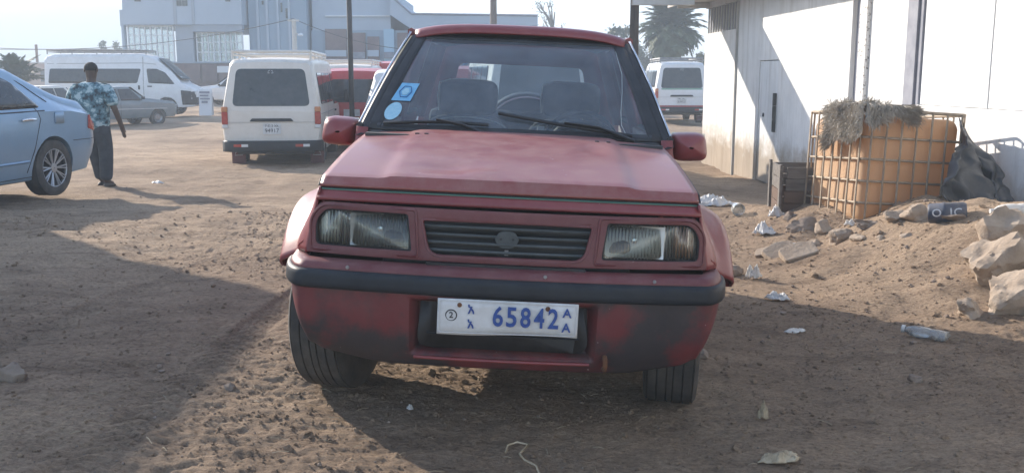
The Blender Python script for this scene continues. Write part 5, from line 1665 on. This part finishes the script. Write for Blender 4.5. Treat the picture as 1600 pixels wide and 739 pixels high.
def bx(px, py): q = P(px, py, BD); return q.x, q.z + .25
def bbox(name, px0, px1, py0, py1, y0, y1, matr, parent=None, bevel=0, ground_=False, top=None):
    x0, z1 = bx(px0, py0); x1, z0 = bx(px1, py1)
    if ground_: z0 = 0
    if top: z1 = top
    return MB().box(((x0 + x1) / 2, (y0 + y1) / 2, (z0 + z1) / 2), (x1 - x0, y1 - y0, z1 - z0)).build(name, matr, parent or BB, bevel=bevel)
TOP = 12.5
up = bbox("upper_block", 190, 378, 0, 39, 0, 14, M['bwall'], top=TOP)
bbox("side_balcony", 175, 190, 14, 40, 1.0, 5, M['bwall'])
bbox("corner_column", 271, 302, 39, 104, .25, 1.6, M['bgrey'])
bbox("left_column", 188, 196, 39, 104, .1, .5, M['bwall'])
bbox("ground_storey", 189, 380, 98, 118, .05, 13.5, M['shop'], ground_=True)
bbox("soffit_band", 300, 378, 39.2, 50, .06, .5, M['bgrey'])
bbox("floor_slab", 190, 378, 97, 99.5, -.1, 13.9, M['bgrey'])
for (a, b_, ya, yb, nx, nz, yy) in ((196, 270, 41, 97, 8, 4, .35), (303, 377, 51, 97, 8, 3, .45)):
    gl = empty("glazing", (0, 0, 0)); gl.parent = BB
    x0, z1 = bx(a, ya); x1, z0 = bx(b_, yb)
    pw, ph = (x1 - x0) / nx, (z1 - z0) / nz
    for (yo) in (yy, 12.5):
        for i in range(nx):
            for j in range(nz):
                MB().box((x0 + (i + .5) * pw, yo, z0 + (j + .5) * ph), (pw - .06, .02, ph - .06)).build("pane", M['bglass'], gl)
        for i in range(nx + 1): MB().box((x0 + i * pw, yo - .01, (z0 + z1) / 2), (.07, .09, z1 - z0)).build("mullion", M['frame'], gl)
        for j in range(nz + 1): MB().box(((x0 + x1) / 2, yo - .012, z0 + j * ph), (x1 - x0, .085, .06)).build("transom", M['frame'], gl)
for px0, px1, py0, py1 in ((276, 284, 1, 10), (285, 293, 1, 10), (210, 220, -8, 3), (352, 360, -4, 3)):
    w = bbox("window", px0, px1, py0, py1, -.06, .02, M['darkglass'])
for px in (271.5, 300):
    bbox("wall_joint", px - .4, px + .4, -60, 38.5, -.03, .01, M['bgrey'])
md = bbox("middle_block", 379, 476, -10, 118, 1.0, 15, M['bwall2'], ground_=True, top=10.5)
for px in (396, 411, 428, 446): bbox("pilaster", px - 1, px + 1, -40, 100, .9, .998, M['bwall'])
for px0, px1, py0, py1 in ((402, 405, 0, 6), (432, 435, 3, 18), (440, 444, 12, 28)): bbox("window", px0, px1, py0, py1, .93, .997, M['darkglass'])
for k in range(3): bbox("shop_door", 388 + k * 28, 408 + k * 28, 78, 118, .9, .995, M['shop'] if k != 1 else M['bluedoor'], ground_=True)
wing = bbox("right_wing", 477, 838, 46, 118, 1.6, 15, M['bwall2'], ground_=True)
bbox("wing_upper", 477, 605, -20, 45.8, 1.6, 14.9, M['bwall'])
x0, z0 = bx(606, -8); x1, z1 = bx(640, 22); x2, z2 = bx(841, 24.5); x3, z3 = bx(841, 39); x4, z4 = bx(640, 45); x5, z5 = bx(606, 22)
MB().prism([(x0, z0), (x1, z1), (x2, z2), (x3, z3), (x4, z4), (x5, z5)], lambda u, v, w: Vector((u, 1.0 + w, v)), 14).build("sloping_parapet", M['bwall'], BB)
MB().tube([(x0, .98, z0 + .05), (x1, .98, z1 + .05), (x2, .98, z2 + .05)], .06, 6).build("coping", M['jamb'], BB)
bbox("string_course", 500, 604, 22, 24, 1.45, 1.598, M['frame'])
for k, (a, b_, c_) in enumerate(((500, 536, 'shop'), (540, 566, 'shop'), (568, 588, 'shop'), (594, 612, 'bluedoor'), (616, 640, 'shop'), (644, 690, 'shop'), (696, 760, 'shop'), (764, 830, 'shop'))):
    bbox("shop_front", a, b_, 44 + 6 * (k % 3), 118, 1.4, 1.595, M[c_], ground_=True)
    bbox("shop_sign", a + 1, b_ - 1, 78 + 3 * (k % 2), 88 + 3 * (k % 2), 1.25, 1.398, M['jamb'] if k % 2 else M['bwall'])
for k, (a, b_) in enumerate(((292, 318), (320, 344), (346, 374))):
    bbox("hoarding", a, b_, 101, 127, -.5 - .02 * k, -.42, M['shop'])
bbox("hoarding_sign", 344, 385, 104, 114, -.62, -.55, M['frame'])

# hills
def hill_fn(u, v):
    x = -760 + 1500 * u; y = 430 + 170 * v
    ridge_ = np.interp(x, [-760, -420, -330, -295, -280, -270, -258, -235, -200, -120, 0, 200, 740], [32, 34, 37, 37.6, 37.8, 34.6, 36.5, 38, 38, 32, 20, 10, 7])
    ridge_ += .5 * float(vnoise(np.array(x * .03), np.array(1.), 51)) + .4 * float(vnoise(np.array(x * .1), np.array(2.), 52))
    p = math.sin(math.pi * min(v * 1.6, 1) / 2 if v < .62 else math.pi / 2)
    return Vector((x, y, -4 + (ridge_ + 4) * p * (1 + .12 * float(vnoise(np.array(x * .02), np.array(y * .03), 53)))))
M['hill'] = mat('scrubby_hillside', (0.10, 0.11, 0.075), (0.18, 0.16, 0.11), .03, .95, bump=.3, bscale=.5)
tag(MB().grid(hill_fn, 0, 1, 160, 0, 1, 24).build("hills", M['hill'], None, 180), "hazy scrub-covered ridge behind the lot", "hills", kind="structure")

# ------------------------------------------------------------------ palm and trees
M['frond'] = mat('dusty_palm_frond', (0.035, 0.055, 0.025), (0.085, 0.10, 0.05), 2, .7, 0, .3, .7)
M['deadfrond'] = mat('dry_palm_frond', (0.14, 0.10, 0.06), (0.22, 0.17, 0.11), 2, .8)
M['bark'] = mat('rough_bark', (0.07, 0.055, 0.042), (0.13, 0.105, 0.08), 5, .95, bump=.6, bscale=9)
M['leaf'] = mat('dusty_green_leaf', (0.03, 0.05, 0.022), (0.075, 0.095, 0.045), 1.5, .7)
def frond_mesh(L, up, droop, n, ll, seed, name="frond"):
    rr = random.Random(seed)
    m = MB()
    pts = []
    for i in range(13):
        t = i / 12
        pts.append(Vector((L * t * (1 - .12 * t * t), 0, L * (up * t - droop * t * t))))
    m.tube(pts, [.022 * (1 - .8 * i / 12) for i in range(13)], 4, cap=False)
    for i in range(n):
        t = .12 + .88 * i / (n - 1)
        k = t * 12; a = pts[int(min(k, 11))]; b_ = pts[int(min(k, 11)) + 1]
        q = a.lerp(b_, k - int(min(k, 11))); tan = (b_ - a).normalized()
        for s in (-1, 1):
            l_ = ll * (math.sin(math.pi * min(1, t * .9 + .12)) * .9 + .15) * rr.uniform(.8, 1.15)
            d = (tan * rr.uniform(.45, .75) + Vector((0, s, 0)) * .75 + Vector((0, 0, rr.uniform(-.35, .25)))).normalized()
            w = tan * .027 * (1 + L * .15)
            e_ = q + d * l_ + Vector((0, 0, -.10 * l_))
            n0 = len(m.v); mid = q + d * l_ * .5
            m.v += [tuple(q - w * .4), tuple(q + w * .4), tuple(mid + w), tuple(mid - w), tuple(e_)]
            m.f += [(n0, n0 + 1, n0 + 2, n0 + 3), (n0 + 3, n0 + 2, n0 + 4)]
    me = bpy.data.meshes.new(name)
    me.from_pydata([tuple(v) for v in m.v], [], m.f)
    return me
def place_fronds(root, meshes, z, n, el0, el1, scale, seed, matr_ok=True):
    rr = random.Random(seed)
    for k in range(n):
        o = bpy.data.objects.new("frond", meshes[k % len(meshes)]); COL.objects.link(o); o.parent = root
        t = k / max(1, n - 1)
        o.location = (0, 0, z + .12 * (1 - t))
        o.rotation_euler = (rr.uniform(-.25, .25), -rad(el0 + (el1 - el0) * t + rr.uniform(-7, 7)), k * 2.39996 + rr.uniform(-.15, .15))
        s_ = scale * rr.uniform(.88, 1.1); o.scale = (s_, s_, s_)
PD = 50.0
pc = P(1050, 46, PD)
PT = empty("palm_tree", (pc.x, PD, -.25))
tag(PT, "date palm with dense drooping crown beyond the striped van", "palm")
pz = pc.z + .25
tm = MB()
tr = random.Random(5)
pts = [Vector((0, 0, pz * t)) for t in np.linspace(0, 1, 12)]
tm.tube(pts, [.42, .36, .34, .33, .33, .33, .34, .36, .40, .46, .52, .40], 14).build("trunk", M['bark'], PT, 40)
m = MB()
for k in range(110):
    z = pz * (.45 + .53 * k / 110); a = k * 2.4; r = .34 + .14 * (z / pz)
    m.box((r * math.cos(a), r * math.sin(a), z), (.10, .16, .22), Euler((0, rad(-28), a)).to_matrix(), .6)
o = m.build("leaf_bases", M['bark'], PT); o["kind"] = "stuff"
fms = []
for k in range(4):
    me = frond_mesh(1.0, .10, .42 + .06 * k, 34, .30, 60 + k); me.materials.append(M['frond']); fms.append(me)
dme = frond_mesh(1.0, .0, .30, 26, .22, 70); dme.materials.append(M['deadfrond'])
place_fronds(PT, fms, pz, 92, 86, -38, 1.85, 9)
place_fronds(PT, [dme], pz - .15, 16, -42, -72, 1.2, 10)

SPK = P(26, 118, 44)
SP = empty("young_palm", (SPK.x, 44, -.25))
tag(SP, "spiky young palm rising behind the blue sedan's roof", "palm")
MB().tube([(0, 0, 0), (0, 0, .5), (0, 0, 1.3)], [.2, .22, .12], 10).build("trunk", M['bark'], SP, 40)
place_fronds(SP, fms, 1.15, 26, 88, 25, 1.5, 12)

def tree(name, px, ptop, pbase, d, wpx, label, seed, leaf=.11, nleaf=2600, bare=False, twig=False):
    rr = random.Random(seed)
    b_ = P(px, pbase, d); t = P(px, ptop, d)
    sc = FPX / d
    H = t.z + .25; R = wpx / sc / 2
    T = empty(name, (b_.x, d, -.25)); tag(T, label, "tree")
    tk = MB(); tips = []
    tk.tube([(0, 0, 0), (.05 * H * rr.uniform(-1, 1), 0, H * .4), (.03 * H, 0, H * .9)], [H * .035, H * .026, H * .006], 8)
    for k in range(16):
        z0 = H * rr.uniform(.4, .8); a = rr.uniform(0, 6.28); l_ = R * rr.uniform(.5, 1.0)
        e_ = Vector((l_ * math.cos(a), l_ * math.sin(a), z0 + H * rr.uniform(.05, .28)))
        e_.z = min(e_.z, H * .98)
        tk.tube([(0, 0, z0), e_ * .5 + Vector((0, 0, z0 * .5 + .02 * H)), e_], [H * .012, H * .008, H * .003], 5)
        tips.append(e_)
        for j in range(4 if bare else 2):
            f_ = e_ + Vector((rr.uniform(-1, 1), rr.uniform(-1, 1), rr.uniform(-.1, 1.1))) * R * .35
            tk.tube([e_.lerp(Vector((0, 0, z0)), .25), f_], [H * .005, H * .002], 4); tips.append(f_)
    tk.build("trunk", M['bark'], T, 60)
    if nleaf:
        m = MB()
        for k in range(nleaf):
            c = rr.choice(tips); q = c + Vector((rr.gauss(0, 1), rr.gauss(0, 1), rr.gauss(0, .8))) * R * .17
            s_ = leaf * rr.uniform(.6, 1.3)
            a = Vector((rr.uniform(-1, 1), rr.uniform(-1, 1), rr.uniform(-1, 1))).normalized() * s_
            b2 = a.cross(Vector((rr.uniform(-1, 1), rr.uniform(-1, 1), rr.uniform(-1, 1)))).normalized() * s_ * .45
            n0 = len(m.v)
            m.v += [tuple(q - a), tuple(q + b2), tuple(q + a), tuple(q - b2)]; m.f.append((n0, n0 + 1, n0 + 2, n0 + 3))
        o = m.build("crown", M['leaf'], T, fix=False)
    return T
tree("broadleaf_tree", 968, 44, 118, 62, 44, "dark leafy tree behind the wooden pole", 1, .12, 2600)
tree("broadleaf_tree", 1012, 78, 118, 70, 46, "low bushy tree between the pole and the palm", 2, .13, 2600)
tree("bare_tree", 862, 4, 118, 75, 40, "sparse twiggy tree rising over the suv's roof", 3, .07, 420, True)
tree("broadleaf_tree", 166, 63, 118, 90, 15, "narrow layered tree left of the big building", 4, .10, 900)
tree("broadleaf_tree", 182, 67, 118, 92, 18, "rounder small tree against the big building's corner", 5, .10, 900)
tree("broadleaf_tree", 1112, 92, 118, 60, 40, "bushy tree peeping between striped van and white wall", 6, .12, 1600)

# far low brick house with a chimney pipe on the left
M['farbrick'] = mat('pale_brick', (.36, .24, .19), (.44, .32, .26), 1.5, .9)
q = P(75, 118, 85)
FB = empty("brick_outhouse", (q.x, 85, -.25)); tag(FB, "small pink brick outhouse with pipe chimney beyond the minibus", "outhouse")
MB().box((0, 0, 1.3), (2.9, 3, 2.6)).build("wall", M['farbrick'], FB)
MB().box((0, 0, 2.66), (3.1, 3.2, .10)).build("roof", M['soffit'], FB)
MB().tube([(-.35, -1, 2.7), (-.35, -1, 4.2)], .11, 8).build("pipe_chimney", M['rust'], FB)
MB().box((.5, -1.51, 1.5), (.8, .06, .9)).build("window", M['darkglass'], FB)
q = P(44, 118, 83)
# ------------------------------------------------------------------ poles and cables
M['polewood'] = mat('grey_brown_pole', (.10, .08, .07), (.16, .13, .11), 4, .9, stretch=(5, 5, .5))
M['steelpole'] = mat('dark_steel_pole', (.035, .035, .04), (.06, .055, .055), 8, .6, .3)
q = P(548, 100, 19)
tag(MB().tube([(q.x, 19, -.4), (q.x, 19, 4.2)], [.052, .048], 10).build("steel_post", M['steelpole'], None, 60), "thin dark steel post in front of the red hatchback", "post")
q = P(771, 20, 38)
UP = empty("utility_pole", (q.x, 38, -.3)); tag(UP, "brown wooden utility pole rising behind the suv's roof", "pole")
MB().tube([(0, 0, 0), (0, 0, 8)], [.15, .11], 10).build("shaft", M['polewood'], UP, 60)
MB().box((0, -.12, 7.2), (1.6, .1, .12)).build("crossarm", M['polewood'], UP)
q2 = P(459, 30, 44)
LP = empty("lamp_pole", (q2.x, 44, -.3)); tag(LP, "pale concrete lamp pole before the big building's middle block", "pole")
MB().tube([(0, 0, 0), (0, 0, q2.z + .3)], [.14, .10], 10).build("shaft", M['concrete'], LP, 60)
zz = P(465, 55, 44).z + .3
MB().tube([(0, 0, zz + .1), (.25, -.1, zz)], .03, 6).build("lamp_arm", M['concrete'], LP, 60)
MB().lathe([(.01, .1), (.10, .06), (.13, -.02), (.01, -.05)], 'z', 12, (.3, -.12, zz - .02)).build("lamp_head", M['frame'], LP, 60)
MB().box((0, -.1, q2.z + .22), (.5, .08, .08)).build("crossarm", M['concrete'], LP)
def cable(a, b_, sag, label, r=.016):
    pts = []
    for t in np.linspace(0, 1, 25):
        c = a.lerp(b_, float(t)); c.z -= sag * 4 * t * (1 - t); pts.append(c)
    return tag(MB().tube(pts, r, 5).build("cable", M['steelpole'], None, 60), label, "cable")
top = Vector((q2.x, 43.9, q2.z))
cable(P(-260, 40, 48), top, 1.25, "black cable sagging from the lamp pole over the minibus")
cable(top, P(640, 78, 46), .25, "black cable running down from the lamp pole to the shop wing")
cable(P(-200, 76, 58), P(210, 77, 56), .05, "thin level cable crossing in front of the hills", .014)
cable(Vector((P(771, 20, 38).x, 37.9, 6.9)), P(1500, -60, 34), .5, "thin cable strung from the utility pole towards the white building", .010)

# ------------------------------------------------------------------ sandwich board, blue stall
q = P(322, 160, 33.5)
SB = empty("sandwich_board", (q.x, 33.5, P(322, 181, 33.5).z), (0, 0, rad(8)))
tag(SB, "white sandwich board with blue lettering beside the minibus nose", "sign")
for k, s in enumerate((1, -1)):
    b_ = MB().box((0, s * .14, .46), (.42, .02, .92), Euler((rad(10 * s), 0, 0)).to_matrix()).build("board", M['frame'], SB)
    if s > 0: continue
    for j in range(7):
        w_ = (.34, .28, .32, .20, .34, .30, .24)[j]
        MB().box((-.02 * (j % 2), -.155 - .018 + (.46 - .80 + j * .11) * -.176 * -1 * 1.0, .80 - j * .11), (w_, .006, .05 if j % 3 else .07), Euler((rad(-10), 0, 0)).to_matrix()).build("printed_line", M['jamb'], b_)
q = P(752, 110, 24)
M['bluetarp'] = mat('bright_blue_tarp', (.04, .16, .42), (.06, .22, .50), 2, .6, bump=.2)
ST = empty("market_stall", (q.x, 24, -.25)); tag(ST, "stall under a bright blue tarp seen through the suv's rear window", "stall")
for x in (-.45, .45):
    for y in (-.4, .4): MB().tube([(x, y, 0), (x, y, 1.75)], .025, 6).build("leg", M['polewood'], ST)
MB().grid(lambda u, v: Vector((.55 * u, .5 * v, 1.80 + .12 * (1 - u * u) + .03 * math.sin(9 * u))), -1, 1, 12, -1, 1, 8).build("tarp_roof", M['bluetarp'], ST, 60, solid=.01)
MB().grid(lambda u, v: Vector((.55 * u, -.52 - .03 * math.sin(8 * u), 1.80 - .55 * v)), -1, 1, 14, 0, 1, 5).build("tarp_skirt", M['bluetarp'], ST, 60, solid=.01)
MB().box((0, 0, .8), (.95, .8, .05)).build("counter", M['brownwood'], ST)

# ------------------------------------------------------------------ the man
M['skin'] = mat('dark_brown_skin', (.055, .030, .020), (.075, .042, .028), 12, .5)
M['hair'] = mat('short_black_hair', (.010, .009, .009), (.02, .018, .016), 60, .9, bump=.5, bscale=120)
def camo():
    m, n, l, b = new_mat('blue_camouflage_cotton')
    b.inputs["Roughness"].default_value = .9
    t = noise_node(n, l, 13, 3, .6)
    r = ramp(n, l, t.outputs["Fac"], [(0.0, (.02, .04, .055)), (.40, (.07, .15, .19)), (.49, (.14, .25, .29)), (.56, (.36, .47, .50))])
    r.color_ramp.interpolation = 'CONSTANT'
    l.new(r.outputs[0], b.inputs["Base Color"])
    return m
M['camo'] = camo()
M['trouser'] = mat('dark_trousers', (.026, .034, .046), (.045, .055, .07), 12, .9, bump=.15, bscale=30)
M['shoe'] = mat('dusty_black_shoe', (.03, .026, .022), (.09, .07, .055), 10, .7)
MD = 13.4
mq = P(160, 292, MD)
MAN = empty("person", (mq.x, MD, mq.z), (0, 0, rad(-6)))
MAN.scale = (1.10, 1.05, .97)
tag(MAN, "person in blue camouflage shirt and dark trousers standing by the blue sedan, back turned", "person")
def skinned(name, nodes, edges, matr, sub=2, root=0):
    me = bpy.data.meshes.new(name)
    me.from_pydata([n_[0] for n_ in nodes], edges, [])
    o = link(name, me, None, None)
    sk = o.modifiers.new("skin", 'SKIN'); sk.use_smooth_shade = True
    if not me.skin_vertices: me.attributes  # skin layer is made with the modifier
    for k, n_ in enumerate(nodes):
        sv = me.skin_vertices[0].data[k]
        sv.radius = n_[1] if isinstance(n_[1], tuple) else (n_[1], n_[1])
        sv.use_root = (k == root)
    ss = o.modifiers.new("sub", 'SUBSURF'); ss.levels = sub; ss.render_levels = sub
    bake(o, name)
    o.data.materials.clear(); o.data.materials.append(matr)
    o.data.shade_smooth()
    o.parent = MAN
    return o
V = Vector
def J(*a): return tuple(a)
lean = -.05
# joints (x right, y forward = away from the camera, z up)
pel = (-.04, 0, .93); spi = (-.045, .0, 1.10); che = (-.055, .01, 1.30); nek = (-.055, .0, 1.47); nk2 = (-.055, .015, 1.535)
hd1 = (-.055, .03, 1.60); hd2 = (-.055, .03, 1.68); hd3 = (-.055, .03, 1.735)
ls = (-.245, .0, 1.40); le = (-.375, .09, 1.19); lw = (-.26, .27, 1.16); lh_ = (-.20, .33, 1.18)
rs = (.135, .0, 1.40); re = (.245, -.02, 1.12); rw = (.285, .05, .88); rh = (.292, .07, .80)
lhp = (-.135, 0, .90); lk = (-.105, .10, .50); la = (-.07, .13, .09); lf = (-.085, .27, .03)
rhp = (.055, 0, .90); rk = (.075, .03, .50); ra = (.065, -.02, .09); rf = (.085, .12, .03)
nodes = [(pel, (.13, .10)), (spi, (.12, .09)), (che, (.14, .10)), (nek, (.06, .06)), (nk2, .055), (hd1, (.072, .085)), (hd2, (.078, .095)), (hd3, (.05, .06)),
         (ls, .055), (le, .042), (lw, .03), (lh_, .034), (rs, .055), (re, .042), (rw, .03), (rh, .034),
         (lhp, .085), (lk, .058), (la, .04), (lf, .035), (rhp, .085), (rk, .058), (ra, .04), (rf, .035)]
edges = [(0, 1), (1, 2), (2, 3), (3, 4), (4, 5), (5, 6), (6, 7), (2, 8), (8, 9), (9, 10), (10, 11), (2, 12), (12, 13), (13, 14), (14, 15), (0, 16), (16, 17), (17, 18), (18, 19), (0, 20), (20, 21), (21, 22), (22, 23)]
# fingers on the hanging right hand and the raised left hand
def fingers(base_idx, base, dirv, side, nodes, edges):
    d = V(dirv).normalized(); s_ = V(side).normalized()
    for k, (o_, L) in enumerate(((-.028, .062), (-.010, .075), (.010, .072), (.028, .058))):
        a = V(base) + s_ * o_ + d * .035; b_ = a + d * L * .55 + V((0, .008, 0)); c = b_ + d * L * .35 + V((0, .02, 0))
        n0 = len(nodes)
        nodes += [(tuple(a), .0095), (tuple(b_), .009), (tuple(c), .008)]
        edges += [(base_idx, n0), (n0, n0 + 1), (n0 + 1, n0 + 2)]
    a = V(base) + s_ * .035 - d * .005; b_ = a + d * .035 + s_ * .018
    n0 = len(nodes); nodes += [(tuple(a), .012), (tuple(b_), .010)]; edges += [(base_idx, n0), (n0, n0 + 1)]
fingers(15, rh, (.05, .1, -1), (0, 1, .1), nodes, edges)
fingers(11, lh_, (.5, .6, .35), (.3, -.5, .8), nodes, edges)
skinned("body", nodes, edges, M['skin'])
sh = [((-.045, .0, .79), (.20, .15)), ((-.045, .0, .92), (.215, .155)), ((-.05, 0, 1.12), (.22, .15)), ((-.055, .005, 1.31), (.24, .15)), ((-.055, 0, 1.43), (.165, .11)), ((-.055, .0, 1.50), (.08, .08)),
      ((-.265, .0, 1.39), .10), ((-.35, .05, 1.28), .088), ((-.392, .088, 1.195), .074), ((-.34, .18, 1.175), .064), ((.155, .0, 1.39), .10), ((.205, -.01, 1.26), .09), ((.228, -.02, 1.14), .085)]
skinned("shirt", sh, [(0, 1), (1, 2), (2, 3), (3, 4), (4, 5), (3, 6), (6, 7), (7, 8), (8, 9), (3, 10), (10, 11), (11, 12)], M['camo'])
tr_ = [((-.04, 0, .97), (.17, .13)), ((-.04, 0, .90), (.175, .135)), ((-.13, 0, .80), (.115, .115)), ((-.115, .08, .55), .098), ((-.09, .12, .30), .09), ((-.072, .135, .08), .08), ((.05, 0, .80), (.115, .115)), ((.07, .02, .55), .098), ((.068, .01, .30), .09), ((.065, -.015, .08), .08)]
skinned("trousers", tr_, [(0, 1), (1, 2), (2, 3), (3, 4), (4, 5), (1, 6), (6, 7), (7, 8), (8, 9)], M['trouser'], root=1)
for x, fy in ((-.08, .15), (.075, 0)):
    def shoe(u, v):
        a = v * 2 * math.pi; t = u
        w = .045 * (math.sin(math.pi * min(max(t, .02), .98)) ** .45)
        h = .075 * (1 - .45 * t) * (math.sin(math.pi * min(max(t, .03), .97)) ** .35)
        return Vector((x + w * math.cos(a), fy - .09 + .28 * t, max(0, h * .5 + h * .55 * math.sin(a))))
    MB().grid(shoe, 0, 1, 14, 0, 1, 16).build("shoe", M['shoe'], MAN, 60)
hc = V(hd2)
def hairf(u, v):
    a = u * 2 * math.pi; b_ = -.35 + v * (math.pi / 2 + .35)
    return hc + Vector((.083 * math.cos(b_) * math.cos(a), .004 + .099 * math.cos(b_) * math.sin(a) - (.0 if math.sin(a) < 0 else .02), .005 + .088 * math.sin(b_)))
MB().grid(hairf, 0, 1, 24, 0, 1, 10).build("hair", M['hair'], MAN, 60)
for s in (-1, 1):
    MB().lathe([(.002, -.006), (.018, -.004), (.024, .004), (.016, .008), (.004, .004)], 'x', 10, (hd2[0] + s * .083, .02, 1.655)).build("ear", M['skin'], MAN, 60)

# ------------------------------------------------------------------ dusty haze
HZ = MB().box((0, 600, 20), (1830, 1420, 47)).build("haze", None, None)
hm = bpy.data.materials.new("dusty_air"); hm.use_nodes = True
hn = hm.node_tree.nodes; hn.remove(hn["Principled BSDF"])
pv = hn.new("ShaderNodeVolumePrincipled")
pv.inputs["Color"].default_value = (.80, .91, 1.0, 1)
pv.inputs["Density"].default_value = .0040
pv.inputs["Anisotropy"].default_value = .0
hm.node_tree.links.new(pv.outputs[0], hn["Material Output"].inputs["Volume"])
HZ.data.materials.append(hm)
tag(HZ, "pale dusty haze hanging over the lot", "haze", kind="stuff")
